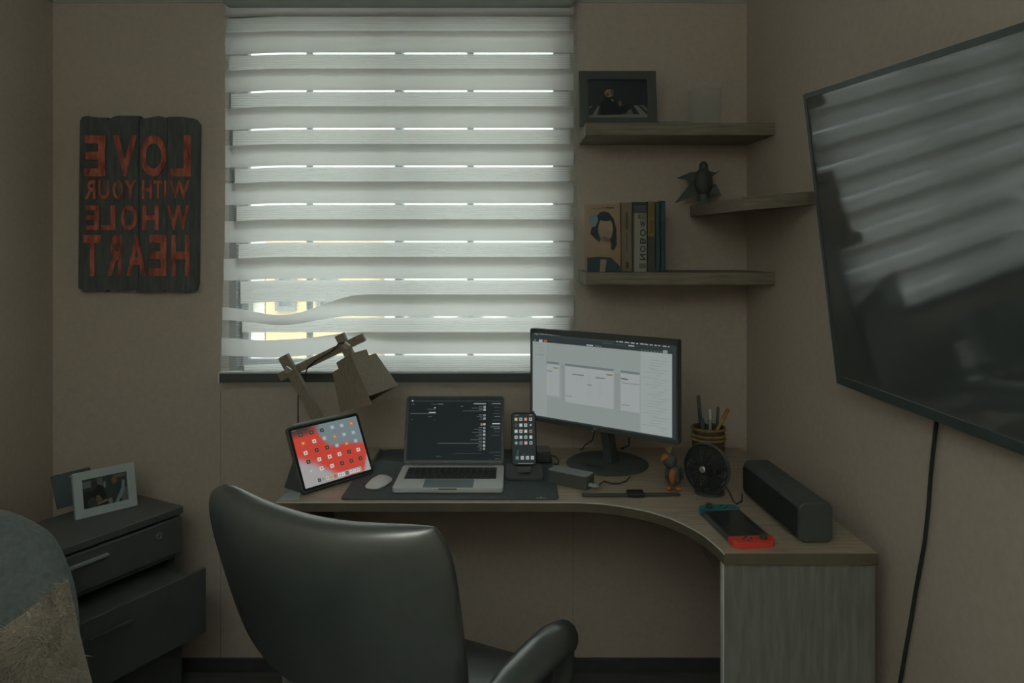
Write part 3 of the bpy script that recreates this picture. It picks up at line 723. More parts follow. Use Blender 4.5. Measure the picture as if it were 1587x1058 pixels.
def lerp3(a, c, t): t = max(0, min(1, t)); return tuple(a[i] + (c[i] - a[i]) * t for i in range(3))
def pw(x, pts):
    for (a, va), (c, vc) in zip(pts, pts[1:]):
        if x <= c: return va + (vc - va) * (x - a) / (c - a)
    return pts[-1][1]
def wall_fn(u, v):
    red, grey, dark, pale, pink = (188, 66, 54), (112, 126, 130), (62, 54, 54), (158, 154, 154), (176, 112, 120)
    g = pw(u, [(0, -.2), (.30, -.1), (.40, .26), (.50, .42), (.72, .43), (1, .50)]); p = pw(u, [(0, .52), (.22, .66), (.45, .88), (.68, 1.05), (.88, 1.0), (1, .70)])
    c = lerp3(grey, red, (v - g) / .08 + .5)
    c = lerp3(c, dark, (1 - (v / .16) ** 2) * (1 - max(0, u - .20) / .22)) if v < .16 and u < .42 else c
    c = lerp3(c, pink, (v - p + .10) / .10 * (1 - u)); return lerp3(c, pale, (v - p) / .10 + .35)
it = GRID(wall_fn, 36, 28, .0, .0, 1, 1, 0)
icons = [(235, 355, 0), (350, 325, 0), (462, 298, 0), (577, 260, 1), (686, 236, 1), (795, 208, 3), (262, 450, 3), (380, 422, 2), (490, 385, 1), (605, 362, 3), (714, 333, 1), (822, 305, 1),
         (290, 555, 2), (408, 520, 0), (522, 486, 0), (632, 458, 1), (742, 430, 3), (850, 395, 1), (320, 652, 0), (436, 620, 2), (550, 585, 2), (660, 552, 2), (772, 520, 0), (880, 490, 2),
         (348, 752, 1), (462, 718, 2), (577, 685, 2), (690, 650, 0), (798, 617, 0), (905, 582, 0)]
ic = {0: ((48, 50, 50), (110, 110, 105)), 1: ((150, 160, 162), (180, 185, 184)), 2: ((205, 196, 188), (120, 118, 112)), 3: ((190, 110, 60), (205, 170, 120))}
for x, y, k in icons:
    u, v = tbuv(x, y); it.append(R(u - .027, v - .032, u + .027, v + .032, ic[k][0], 1)); it.append(EL(u, v, .013, .016, ic[k][1], 2, 8))
it.append(R(*tbuv(130, 306), *tbuv(190, 305), (120, 110, 108), 1) if False else R(.01, .012, .07, .022, (120, 108, 106), 1))
it.append(R(.22, .895, .86, .985, (150, 150, 150), 1))
for i in range(11):
    u, v = tbuv(438 + i * 44.2, 846 - i * 13.6); it.append(R(u - .021, v - .03, u + .021, v + .03, ((55, 58, 58), (150, 150, 148), (180, 182, 180), (195, 150, 110), (190, 90, 70), (200, 196, 194), (205, 205, 203), (90, 92, 92), (200, 200, 198), (205, 200, 196), (195, 195, 192))[i], 2)); it.append(EL(u, v, .010, .014, (120, 122, 120), 3, 8))
Mts = Mt @ Matrix.Translation((.0085, .0085, .0014))
decal('screen', fol, Mts, .231, .163, it, m_screen)
pn = MB(); pn.tube([Mt @ Vector((.022, .1855, -.004)), Mt @ Vector((.030, .1855, -.004)), Mt @ Vector((.178, .1855, -.004)), Mt @ Vector((.182, .1855, -.004))], [.0025, .0042, .0042, .0035], n=10)
tag(pn.build('stylus', m_frame_w, origin=Mt @ Vector((.1, .183, -.004)), smooth=True), 'pale grey stylus lying along the top edge of the tablet', 'stylus')
p0 = [onz(430, 770, dz), onz(452, 772, dz), onz(474, 757, dz), onz(462, 728, dz)]
b = MB(); b.prism([(-.618, 2.0, dz), (-.57, 2.0, dz), (-.60, 2.21, dz), (-.618, 2.21, dz)], (0, 0, .0015))  # thin pale blue-grey layer laid on the desk top
tag(b.build('pale_patch', m_palepatch, origin=(-.6, 2.1, dz)), 'pale blue-grey flat area at the left end of the desk beside the tablet', 'patch')

# wooden desk lamp
la = thing('desk_lamp', 'jointed wooden desk lamp with a square wooden shade behind the tablet', 'lamp', (-.515, 2.365, dz))
b = MB(); b.box((-.515, 2.365, dz + .012), (.175, .135, .022), bev=.002); b.build('base', m_lampwood, la)
def stick(p0, p1, wd, dp, nm):
    p0, p1 = Vector(p0), Vector(p1); d = p1 - p0
    M = frame(p0, d, (0, 1, 0)); b = MB(); b.box((d.length / 2, 0, 0), (d.length, dp, wd), bev=.0015, M=M); return b.build(nm, m_lampwood, la)
Y1, Y2 = 2.300, 2.327
stick((-.530, Y1 + .01, dz + .024), P(439, 551, Y1), .030, .026, 'arm')
stick(P(434, 584, Y2), P(564, 522, Y2), .026, .026, 'arm')
stick(P(526, 518, Y1), P(552, 570, Y1), .028, .026, 'arm')
for px, py in ((448, 572), (538, 535)):
    c = P(px, py, Y1)
    b = MB(); b.cyl(c + Vector((0, -.024, 0)), c + Vector((0, .045, 0)), .004, n=10); b.cyl(c + Vector((0, -.017, 0)), c + Vector((0, -.013, 0)), .010, n=14)
    b.box(c + Vector((.006, -.024, .006)), (.022, .004, .008), rot=(0, .6, 0), bev=.0015); b.build('wing_nut', m_steel, la)
# shade: square pyramid frustum, opening down to the right
YSh = Y1
ca, cb = P(549, 562, YSh), P(574, 613, YSh)
ax = (cb - ca); ax += Vector((0, -.022, 0)); axn = ax.normalized()
dg = (P(614, 593, YSh) - P(532, 635, YSh)); dg = (dg - axn * dg.dot(axn)).normalized(); dq = axn.cross(dg).normalized()
if dq.y > 0: dq = -dq
_a = math.radians(15); dg, dq = dg * math.cos(_a) - dq * math.sin(_a), dq * math.cos(_a) + dg * math.sin(_a)
hs, hl = .071, .094
def ringp(c, h): return [c + dg * h, c + dq * h, c - dg * h, c - dq * h]
cb2 = ca + axn * .120
o1, o2 = ringp(ca, hs), ringp(cb2, hl); i1, i2 = ringp(ca + axn * .006, hs - .009), ringp(cb2, hl - .009)
b = MB(); b.prism([p for p in ringp(ca, hs - .008)], axn * .006); sh = b.build('lamp_shade', m_lampwood, la)
for k in range(4):
    k2 = (k + 1) % 4
    e1, e2 = (axn * .026 if k == 1 else axn * 0), axn * 0       # the left front board runs a little longer
    b = MB(); vs = [b.bm.verts.new(p) for p in (o1[k], o1[k2], o2[k2] + e2, o2[k] + e1, i1[k], i1[k2], i2[k2] + e2, i2[k] + e1)]
    for f in ((0, 1, 2, 3), (4, 7, 6, 5), (0, 4, 5, 1), (1, 5, 6, 2), (2, 6, 7, 3), (3, 7, 4, 0)): b.bm.faces.new([vs[i] for i in f])
    b.build('shade_panel', m_lampwood, sh)
b = MB(); Mc = frame(ca - axn * .012 - dq * .0, dg, dq); b.box((0, 0, 0), (.07, .07, .022), rot=(0, 0, PI / 4), M=Mc); b.build('shade_cap', m_lampwood, la)
b = MB(); b.cyl(ca + axn * .008, ca + axn * .045, .016, n=14); b.build('socket', m_black, la)
b = MB(); b.ell(ca + axn * .065, (.022, .022, .024), n=10); b.build('bulb', m_white, la, smooth=True)
b = MB(); b.tube([P(538, 533, Y1 - .02), P(531, 531, Y1 - .02), P(524, 533, Y1 - .018), P(521, 538, Y1), P(510, 547, Y2 - .018), P(490, 558, Y2 - .018), P(477, 569, Y2 - .015), P(474, 577, Y2), P(474, 586, Y2 + .01), P(468, 594, Y2 + .02), P(462.5, 604, Y2 + .03), P(462, 630, Y2 + .03), P(462, 672, Y2 + .03), P(463, 699, Y2 + .035)], .0022, n=6); b.build('cord', m_cable, la)

# smart watch lying flat
c = onz(985, 768, dz)
wt = thing('smart_watch', 'black smart watch lying open and flat near the curved desk edge', 'watch', (c.x, c.y, dz))
b = MB(); b.box((c.x - .083, c.y, dz + .003), (.125, .021, .0035), bev=.0015); b.build('strap', m_black, wt)
b = MB(); b.box((c.x + .072, c.y + .004, dz + .003), (.098, .021, .0035), bev=.0015, rot=(0, 0, .05)); b.build('strap', m_black, wt)
b = MB(); b.box((c.x, c.y + .001, dz + .0065), (.046, .037, .011), bev=.004, seg=3); b.build('case', m_gblack, wt, smooth=True)

# handheld console
hc = thing('game_handheld', 'handheld game console lying flat with teal and red controllers', 'game console', (.535, 1.80, dz))
Mg = frame((.535, 1.80, dz), (.994, .108, 0), (-.108, .994, 0))
b = MB(); b.rrect(Mg, -.050, -.085, .050, .085, 0, .013, r=.003, ch=.001); b.build('tablet_body', m_black, hc)
b = MB(); b.rrect(Mg, -.044, -.078, .044, .078, .013, .0136, r=.003); b.build('screen', m_gblack, hc)
for sgn, mm in ((1, m_joyt), (-1, m_joyr)):
    pts = [(-.051, .0855), (.051, .0855)]
    for i in range(9):
        a = PI / 2 * i / 8; pts.append((.051 - .022 + .022 * math.cos(a), .1 + .022 * math.sin(a)))
    for i in range(9):
        a = PI / 2 * i / 8 + PI / 2; pts.append((-.051 + .022 + .022 * math.cos(a), .1 + .022 * math.sin(a)))
    b = MB(); b.prism([Mg @ Vector((x, y * sgn, .0)) for x, y in pts], (0, 0, .0145)); jc = b.build('controller', mm, hc)
    jc['label'] = 'teal controller' if sgn > 0 else 'red controller'
    sx = -.024 if sgn > 0 else .024
    b = MB(); p0 = Mg @ Vector((sx, .103 * sgn, .0145)); b.lathe([(.0095, 0), (.0095, .001), (.005, .002), (.005, .006), (.0085, .007), (.0085, .009), (.006, .0095)], p0, n=18); b.build('thumb_stick', m_black, jc)
    for dx, dy in ((-.009, 0), (.009, 0), (0, .009), (0, -.009)):
        p0 = Mg @ Vector((-sx * .55 + dx, .103 * sgn + dy, .0145)); b = MB(); b.lathe([(.0036, 0), (.0036, .0014), (.003, .002)], p0, n=12); b.build('button', m_black, jc)

# bar speaker
Lv = Vector((-.062, .998, 0)); Rv = Vector((.998, .062, 0))
spk = thing('bar_speaker', 'long black box-shaped speaker lying along the right-hand wall on the desk', 'speaker', (.68, 1.87, dz))
Msp = frame(Vector((.654, 1.705, dz)), Rv, (0, 0, 1))
b = MB(); b.rrect(Msp, 0, .001, .080, .092, -.345, 0, r=.017, ch=.003, seg=6); b.build('cabinet', m_black, spk, smooth=True, ang=30)
m_grille = pm('speaker_cloth', (.036, .043, .043), .9, .1, var=.2, scale=300, bump=.2, bscale=700)
b = MB(); Mg2 = frame(Vector((.654, 1.705, dz)) + Lv * .005, -Lv, (0, 0, 1))
b.rrect(frame(Vector((.654, 1.705, dz)) + Lv * .335 - Rv * .0015, -Lv, (0, 0, 1)), 0, .014, .325, .080, 0, .0024, r=.01); b.build('grille', m_grille, spk)
b = MB()
for i in range(4):
    q0 = Vector((.654, 1.705, dz + .092)) + Rv * .04 + Lv * (.10 + i * .03); b.lathe([(.006, 0), (.006, .0012), (.005, .0016)], q0, n=12)
b.build('buttons', m_char, spk)

# pen cup and what stands in it
cc = Vector((.590, 2.25, dz))
cup = thing('pen_cup', 'woven cane pen cup with paler bands behind the desk fan', 'cup', cc)
prof = [(.040, 0), (.047, .004)] + [(.0475 + .0012 * math.sin(i * 2.1), .004 + .13 * i / 40) for i in range(41)] + [(.0465, .136), (.043, .134), (.042, .012), (.0, .010)]
b = MB(); b.lathe(prof, cc, n=32); b.build('body', m_canedk, cup, smooth=True)
for z in (.10, .112, .131):
    b = MB(); b.ring(cc + Vector((0, 0, z)), (0, 0, 1), .0485, .004, n=40); b.build('band', m_gold, cup, smooth=True)
m_pens = [pm('pen_slate', (.05, .08, .09), .4), pm('pen_yellow', (.38, .28, .05), .4), pm('pen_blue', (.05, .09, .13), .4), pm('pen_white', (.4, .4, .38), .4)]
pens = [((-.008, .012), (1082, 612), .0055, 0, 'dark tall pen standing upright in the cane cup', m_char),
        ((-.034, -.004), (1129, 633), .0052, 1, 'yellow pencil slanting right out of the cane cup', m_orange),
        ((-.020, -.006), (1089, 648), .0045, 2, 'dark blue pen, leftmost short one in the cane cup', m_char),
        ((.012, .016), (1100, 634), .0045, 3, 'pale-ended pen leaning in the middle of the cane cup', m_white),
        ((.020, .0), (1113, 630), .0042, 0, 'slate pen behind the yellow pencil in the cane cup', m_char),
        ((-.002, .024), (1096, 642), .0045, 2, 'blue pen at the back of the cane cup', m_grey)]
for (dx, dy), (px, py), r, mi, lab, capm in pens:
    p0 = cc + Vector((dx, dy, .014)); p1 = P(px, py, cc.y + dy * .9); d = (p1 - p0); q = p0 + d * .82
    t = thing('pen', lab, 'pen', p0, 0, 'pens in the cup'); b = MB(); b.cyl(p0, q, r, n=10); b.build('barrel', m_pens[mi], t, smooth=True)
    b = MB(); b.tube([q, p1 - d.normalized() * .004, p1], [r * 1.12, r * 1.05, r * .6], n=10); b.build('cap', capm, t, smooth=True)

# small desk fan
fc = P(1095, 726, 2.04); fn_ = Vector((-.70, -.70, .10)).normalized()
fan = thing('desk_fan', 'small round black desk fan in front of the pen cup', 'fan', (fc.x, fc.y, dz))
b = MB()
for i in range(11):
    Rr = .010 + .0055 * i; b.ring(fc + fn_ * (.022 - .014 * (i / 10) ** 2), fn_, Rr, .0012, n=30, m=5)
sa_ = fn_.orthogonal().normalized(); sb_ = fn_.cross(sa_)
for i in range(14):
    t = 2 * PI * i / 14; d = sa_ * math.cos(t) + sb_ * math.sin(t)
    b.tube([fc + fn_ * .021 + d * .010, fc + fn_ * .016 + d * .045, fc + fn_ * .006 + d * .0655], .0011, n=5)
b.build('front_grille', m_gblack, fan)
b = MB(); b.ring(fc, fn_, .0655, .0045, n=36, m=8)
for i in range(5): b.ring(fc - fn_ * (.006 + .006 * i), fn_, .0655 - .0012 * i * i, .0013, n=32, m=5)
b.build('cage_rim', m_black, fan, smooth=True)
b = MB(); b.lathe([(.010, 0), (.010, .004), (.006, .006)], fc + fn_ * .018, n=18, ax=fn_); b.build('badge', m_steel, fan)
b = MB(); b.lathe([(.022, -.035), (.022, -.012), (.014, -.008), (.012, .008), (.006, .012)], fc, n=18, ax=fn_); b.build('motor', m_black, fan)
for k in range(4):
    t0 = k * PI / 2
    def bf(u, v, t0=t0):
        t = t0 + (u - .5) * (.9 + .4 * v); r = .012 + .046 * v; return fc + (sa_ * math.cos(t) + sb_ * math.sin(t)) * r + fn_ * (.010 * (u - .5))
    b = MB(); b.surf(bf, 6, 5); b.build('blade', m_black, fan, smooth=True)
b = MB(); b.lathe([(.040, 0), (.040, .006), (.030, .010), (.012, .012)], (fc.x + .012, fc.y + .016, dz), n=28); b.tube([(fc.x + .012, fc.y + .016, dz + .01), (fc.x + .018, fc.y + .026, dz + .03), fc - fn_ * .030], .008, n=8); b.build('stand', m_black, fan)
b = MB(); b.tube([P(1124, 752, 2.06), P(1130, 762, 2.02), onz(1136, 775, dz + .003), onz(1141, 781, dz + .003), onz(1150, 776, dz + .003), onz(1150, 765, dz + .003)], .0018, n=6); b.build('cord', m_cable, fan)

# toy bird
bo = onz(1042, 757, dz); bo = Vector((bo.x, bo.y, dz))
tbd = thing('toy_bird', 'little dark wooden toy bird with orange feet beside the desk fan', 'toy', bo)
b = MB(); b.ell(bo + Vector((.006, .004, .037)), (.021, .020, .030)); b.build('body', m_char, tbd, smooth=True)
b = MB(); b.ell(bo + Vector((-.002, -.012, .037)), (.010, .0095, .022)); b.build('chest', m_orange, tbd, smooth=True)
b = MB(); b.ell(bo + Vector((-.008, -.002, .080)), (.021, .020, .020)); b.build('head', m_char, tbd, smooth=True)
b = MB(); b.tube([bo + Vector((-.020, -.010, .092)), bo + Vector((-.028, -.018, .090)), bo + Vector((-.036, -.026, .085))], [.010, .007, .002], n=10); b.build('beak', m_orange, tbd, smooth=True)
for dx in (-.012, .014):
    b = MB(); b.ell(bo + Vector((dx, -.016, .006)), (.009, .012, .006), n=8); b.build('foot', m_orange, tbd, smooth=True)
b = MB()
for a in (-.5, -.1, .3): b.tube([bo + Vector((-.008, 0, .098)), bo + Vector((-.008 + a * .012, .002, .110)), bo + Vector((-.008 + a * .03, .004, .120))], [.003, .003, .001], n=6)
b.build('crest', m_gold, tbd)
for s_ in (-1, 1):
    b = MB(); b.ell(bo + Vector((.006 + s_ * .021, .004, .042)), (.006, .012, .018), n=8); b.build('wing', m_black, tbd, smooth=True)

# ------------------------------------------------------------------ things on the shelves
# dark frame
pf = thing('picture_frame', 'black picture frame with a dark suited figure, on the top shelf', 'picture frame', (.33, 2.38, Z1))
Mf = frame((.2125, 2.345, Z1 + .0005), (1, 0, 0), (0, .16, .987)); fw, fh = .243, .178
b = MB()
for x0, y0, x1, y1 in ((0, 0, fw, .025), (0, fh - .028, fw, fh), (0, .025, .027, fh - .028), (fw - .029, .025, fw, fh - .028)): b.rrect(Mf, x0, y0, x1, y1, -.014, .004)
b.build('moulding', m_black, pf)
b = MB(); b.rrect(Mf, .02, .02, fw - .02, fh - .02, -.012, -.004); b.build('backing', m_char, pf)
b = MB(); b.prism([Mf @ Vector((.09, .004, -.014)), Mf @ Vector((.15, .004, -.014)), Mf @ Vector((.14, .13, -.014)), Mf @ Vector((.10, .13, -.014))], (0, .004, -.0005)); b.build('easel_leg', m_char, pf)
def pfu(cx, cy): return (cx - 160) / (1115 - 160), (cy - 235) / (845 - 235)
it = GRID(lambda u, v: lerp3((62, 70, 68), (46, 54, 58), u * 1.2 + v * .4), 6, 4)
G1, G2, SK, DK = (128, 132, 126), (110, 116, 112), (150, 128, 100), (34, 42, 46)
def pg(pts, col, ly): it.append(([pfu(*q) for q in pts][::-1], col, ly))
pg([(175, 790), (175, 845), (1130, 845), (1130, 740), (1040, 640), (880, 640), (1000, 780), (770, 760), (560, 770), (300, 800)][::1], (60, 66, 66), 1)
pg([(175, 845), (1130, 845), (1130, 780), (180, 800)], G1, 2); pg([(180, 700), (180, 655), (240, 650)], G2, 2); pg([(225, 800), (320, 655), (345, 655), (300, 800)], G1, 2)
pg([(1000, 800), (890, 645), (960, 640), (1100, 790)], G1, 2); pg([(1110, 740), (1000, 640), (1050, 640), (1125, 700)], G2, 2); pg([(770, 790), (790, 740), (850, 700), (890, 790)], G2, 3)
pg([(360, 800), (370, 600), (440, 520), (570, 530), (650, 640), (700, 790)], DK, 3); pg([(650, 760), (700, 660), (800, 640), (780, 760)], DK, 3)
it += [EL(*pfu(500, 445), .075, .105, SK, 4), EL(*pfu(550, 430), .035, .07, (92, 98, 80), 5, 12), EL(*pfu(478, 470), .028, .03, (70, 62, 52), 5, 10), EL(*pfu(675, 612), .030, .075, (118, 100, 86), 4, 12)]
pg([(530, 545), (580, 590), (560, 545)], (165, 165, 158), 5)
decal('print', pf, Mf @ Matrix.Translation((.027, .025, -.0036)), fw - .056, fh - .053, it, m_print)
# clear case and clear base left standing on the top shelf
ce = thing('display_case', 'clear acrylic display case standing on the top shelf', 'display case', (.629, 2.40, Z1))
x0, x1 = P(1075, 0, 2.36).x, P(1118, 0, 2.36).x
b = MB()
for c, s_ in (((x0 + .0015, 2.405, Z1 + .060), (.003, .085, .118)), ((x1 - .0015, 2.405, Z1 + .060), (.003, .085, .118)), (((x0 + x1) / 2, 2.4475 - .0015, Z1 + .060), (x1 - x0 - .006, .003, .118)), (((x0 + x1) / 2, 2.3640, Z1 + .060), (x1 - x0 - .006, .003, .118)), (((x0 + x1) / 2, 2.405, Z1 + .1205), (x1 - x0, .085, .003))): b.box(c, s_)
b.build('cover', m_acryl, ce)
b = MB(); b.box(((x0 + x1) / 2, 2.405, Z1 + .004), (x1 - x0 + .004, .09, .007), bev=.001); b.build('plinth', m_char, ce)
m_bluecl = pm('pale_blue_plastic', (.16, .21, .24), .25, .5)
b = MB(); b.box((P(1043, 0, 2.36).x, 2.37, Z1 + .0065), (.10, .07, .012), bev=.002)
tag(b.build('plastic_block', m_bluecl, origin=(P(1043, 0, 2.36).x, 2.37, Z1)), 'low pale blue plastic block right of the dark picture frame', 'ornament')

# books on the lowest shelf
def book(label, x0, x1, zt, yfront, depth, cover, spine_items=None, group='books on the lowest shelf'):
    t = thing('book', label, 'book', ((x0 + x1) / 2, yfront + depth / 2, Z3), 0, group)
    h = zt - Z3 - .0005; z0 = Z3 + .0005; th = .0022
    b = MB(); b.box((x0 + th / 2, yfront + depth / 2, z0 + h / 2), (th, depth, h)); b.box((x1 - th / 2, yfront + depth / 2, z0 + h / 2), (th, depth, h))
    b.box(((x0 + x1) / 2, yfront + th / 2, z0 + h / 2), (x1 - x0, th, h), bev=.0008); b.build('cover', cover, t)
    b = MB(); b.box(((x0 + x1) / 2, yfront + depth / 2 + .002, z0 + h / 2), (x1 - x0 - 2 * th, depth - .008, h - .006)); b.build('pages', m_pages, t)
    Mk = frame((x0, yfront - .0003, z0), (1, 0, 0), (0, 0, 1))
    if spine_items: decal('spine_print', t, Mk, x1 - x0, h, spine_items, m_print)
    return t, Mk, h
m_pages = pm('page_block', (.42, .38, .30), .9, .1, var=.1, scale=90, stretch=(1, 1, 6))
m_bk = [pm('cover_tan', (.20, .165, .11), .6), pm('cover_dark', (.07, .085, .09), .6), pm('cover_amber', (.17, .125, .055), .6), pm('cover_teal', (.035, .085, .095), .6), pm('cover_slate', (.06, .075, .08), .6)]
YBk = 2.335
def bx(px): return P(px, 0, YBk).x
zt = lambda py: E - (py - HZ) * YBk / F
it = [R(.42, .13, .62, .38, (80, 82, 62), 1), R(.45, .44, .58, .70, (96, 94, 78), 1), R(.45, .86, .7, .95, (78, 76, 62), 1)]
book('tan book with a plain spine, left of the white one', bx(962), bx(980), zt(314), YBk, .15, m_bk[0], it)
it = [R(.12, .16, .95, 1, (150, 152, 142), 1), R(0, .16, .12, 1, (82, 92, 94), 1), R(.0, .0, 1, .05, (56, 66, 70), 1)]
for i in range(6): it.append(R(.08 + i * .15, .055, .17 + i * .15, .085 + .01 * (i % 2), (88, 96, 98), 2))
it += [R(.36, .18, .55, .24, (110, 106, 70), 2), R(.5, .165, .92, .255, (126, 124, 102), 2), R(.45, .88, .9, .95, (108, 112, 106), 2)]
t, Mk, h = book('white-spined book with dark upright capitals, third from the left', bx(980.4), bx(1003), zt(313), YBk, .15, m_bk[1], it)
m_ink = pm('dark_ink', (.07, .08, .08), .8, .1)
wd = bx(1003) - bx(980.4)
for ch, v0, v1 in (('W', .265, .365), ('O', .39, .49), ('B', .515, .60), ('O', .625, .72), ('N', .745, .835)):
    letter('letter', ch, t, Mk, wd * .50, h * (1 - v1), wd * .90, h * (1 - v0), .0010, m_ink, th=.0003, mirror=True, rot=1 if ch == 'N' or ch == 'B' else 0)
it = [R(.08, .0, .92, .50, (128, 108, 66), 1), R(.08, .50, .92, 1, (74, 78, 78), 1)]
for i in range(5): it.append(R(.2 + .14 * i, .03 + .02 * (i % 2), .26 + .14 * i, .22, (104, 88, 56), 2))
it.append(R(.3, .27, .8, .45, (108, 92, 56), 2))
book('amber-topped narrow book right of the white-spined one', bx(1003.4), bx(1015), zt(312), YBk, .15, m_bk[2], it)
book('teal-spined book, rightmost but one of the row', bx(1015.4), bx(1023), zt(314), YBk, .15, m_bk[3], [R(.2, .1, .8, .5, (52, 82, 86), 1)])
book('dark teal book at the right end of the row', bx(1023.4), bx(1031), zt(311), YBk, .15, m_bk[3], [R(.25, .3, .75, .7, (46, 72, 78), 1)])
# book facing out
fb = thing('book', 'portrait-covered book turned face out at the left of the lowest shelf', 'book', (P(934, 0, 2.33).x, 2.36, Z3), 0, 'books on the lowest shelf')
Mq = frame((P(907, 0, 2.34).x, 2.33, Z3 + .0005), (1, 0, 0), (0, .05, .998)); qw = P(961.5, 0, 2.335).x - P(907, 0, 2.34).x; qh = .211
m_cov = pm('cover_cream', (.40, .33, .24), .6)
b = MB(); b.rrect(Mq, 0, 0, qw, qh, -.002, 0); b.rrect(Mq, 0, 0, qw, qh, -.024, -.022); b.rrect(Mq, qw - .002, 0, qw, qh, -.022, -.002); b.build('cover', m_cov, fb)
b = MB(); b.rrect(Mq, .003, .003, qw - .003, qh - .003, -.0215, -.0025); b.build('pages', m_pages, fb)
def qu(cx, cy): return (cx - 115) / (505 - 115), (cy - 95) / (860 - 95)
it = GRID(lambda u, v: lerp3((168, 150, 130), (150, 130, 104), u * .7 + v * .4), 4, 6)
it += [R(*qu(180, 143), *qu(290, 152), (110, 104, 80), 1), R(*qu(290, 128), *qu(345, 145), (120, 116, 116), 1), R(*qu(345, 128), *qu(440, 145), (95, 80, 64), 1)]
HR = (44, 54, 66)
it.append(([qu(*q) for q in ((170, 430), (185, 360), (235, 340), (240, 230), (280, 185), (330, 175), (385, 195), (435, 270), (462, 380), (462, 560), (430, 620), (260, 520))][::-1], HR, 2))
it.append(EL(*qu(205, 270), .13, .085, (120, 150, 156), 3)); it.append(EL(*qu(340, 380), .21, .185, (165, 146, 122), 3)); it.append(EL(*qu(335, 560), .17, .14, (160, 142, 118), 3))
it.append(EL(*qu(345, 250), .19, .05, HR, 4))
it.append(([qu(*q) for q in ((135, 860), (135, 700), (250, 690), (400, 700), (500, 800), (500, 860))][::-1], (50, 70, 82), 4)); it.append(([qu(*q) for q in ((270, 860), (280, 720), (350, 720), (330, 860))][::-1], (150, 140, 118), 5))
decal('cover_print', fb, Mq @ Matrix.Translation((0, 0, .0003)), qw, qh, it, m_print)

# dark spiky plant-like ornament on the short shelf
oc = P(1075, 306, 2.40); oc = Vector((.575 + .05, 2.40, 0))
zl = (MS2 @ Vector((-.13, .12, .001))).z
oc = MS2 @ Vector((-.172, .185, .0))
dw = thing('winged_ornament', 'dark spiky winged ornament at the far end of the short shelf', 'ornament', oc)
b = MB(); b.lathe([(.024, 0), (.024, .006), (.018, .012), (.016, .030)], oc + Vector((0, 0, .001)), n=16); b.build('foot', m_char, dw, smooth=True)
b = MB(); b.ell(oc + Vector((0, 0, .072)), (.030, .026, .048)); b.ell(oc + Vector((0, -.004, .122)), (.015, .015, .017), n=8); b.build('body', m_black, dw, smooth=True)
for s_ in (-1, 1):
    for dz_, ln, up in ((.09, .075, .030), (.05, .080, -.012)):
        b = MB(); p0 = oc + Vector((s_ * .012, 0, dz_)); p1 = p0 + Vector((s_ * ln, 0, up - .035)) if s_ < 0 else p0 + Vector((ln * .55, -.01, up - .01))
        b.prism([p0 + Vector((0, 0, -.016)), p1, p0 + Vector((s_ * ln * .4, 0, .014)), p0 + Vector((0, 0, .018))], (0, .008, 0)); b.build('wing', m_black, dw)

# ------------------------------------------------------------------ television on the right wall
BL = Vector((.784, 1.796, E - .33)); TL = Vector((.689, 1.767, E + .355)); ut = Vector((.124, -1, -.032)).normalized()
tv = thing('television', 'large black wall television tilted downward, reflecting the blind', 'television', (.86, 1.2, 1.10))
Mv = frame(BL, ut, TL - BL); tw, th_ = 1.225, (TL - BL).length
b = MB(); b.rrect(Mv, 0, 0, tw, th_, -.022, 0, r=.003); pnl = b.build('panel', m_black, tv)
m_tvbez = pm('tv_bezel', (.06, .085, .085), .3, .5, var=.04)
b = MB()
for x0, y0, x1, y1 in ((0, 0, tw, .022), (0, th_ - .012, tw, th_), (0, .022, .010, th_ - .012), (tw - .01, .022, tw, th_ - .012)): b.rrect(Mv, x0, y0, x1, y1, 0, .005)
b.build('bezel', m_tvbez, pnl)
m_tvs, nt_, bs = new_mat('tv_screen'); bs.inputs['Base Color'].default_value = (.075, .09, .088, 1); bs.inputs['Roughness'].default_value = .10; bs.inputs['IOR'].default_value = 2.1; bs.inputs['Specular IOR Level'].default_value = .5
nz = nt_.nodes.new('ShaderNodeTexNoise'); nz.inputs['Scale'].default_value = 3; mr = nt_.nodes.new('ShaderNodeMapRange'); mr.inputs['To Min'].default_value = .05; mr.inputs['To Max'].default_value = .08
nt_.links.new(nz.outputs['Fac'], mr.inputs['Value']); nt_.links.new(mr.outputs[0], bs.inputs['Roughness'])
b = MB(); b.rrect(Mv, .010, .022, tw - .010, th_ - .012, 0, .002); b.build('screen', m_tvs, pnl)
b = MB(); b.rrect(Mv, .30, .08, tw - .30, th_ - .20, -.045, -.022, r=.02); b.build('rear_housing', m_black, tv)
mw = Mv @ Vector((tw * .5, th_ * .5, -.045)); xw = XR(mw.y)
b = MB(); b.box(((mw.x + xw) / 2, mw.y, mw.z), (xw - mw.x, .10, .12)); b.box((xw - .005, mw.y, mw.z), (.008, .40, .22)); b.build('wall_mount', m_steel, tv)
def onwall(px, py, off=.008):
    k = (px - CX) / F; Y = (.979 - off) / (k + .075); return P(px, py, Y)
b = MB(); b.tube([onwall(1452, 648), onwall(1450, 662), onwall(1446, 700), onwall(1442, 740), onwall(1439, 785), onwall(1433, 840), onwall(1428, 868), onwall(1420, 910), onwall(1411, 965), onwall(1403, 1010), onwall(1394, 1062), onwall(1384, 1110), onwall(1374, 1170), onwall(1366, 1230, .012), onwall(1362, 1260, .02)], .0042, n=8)
b.build('cord', m_cable, tv, smooth=True)

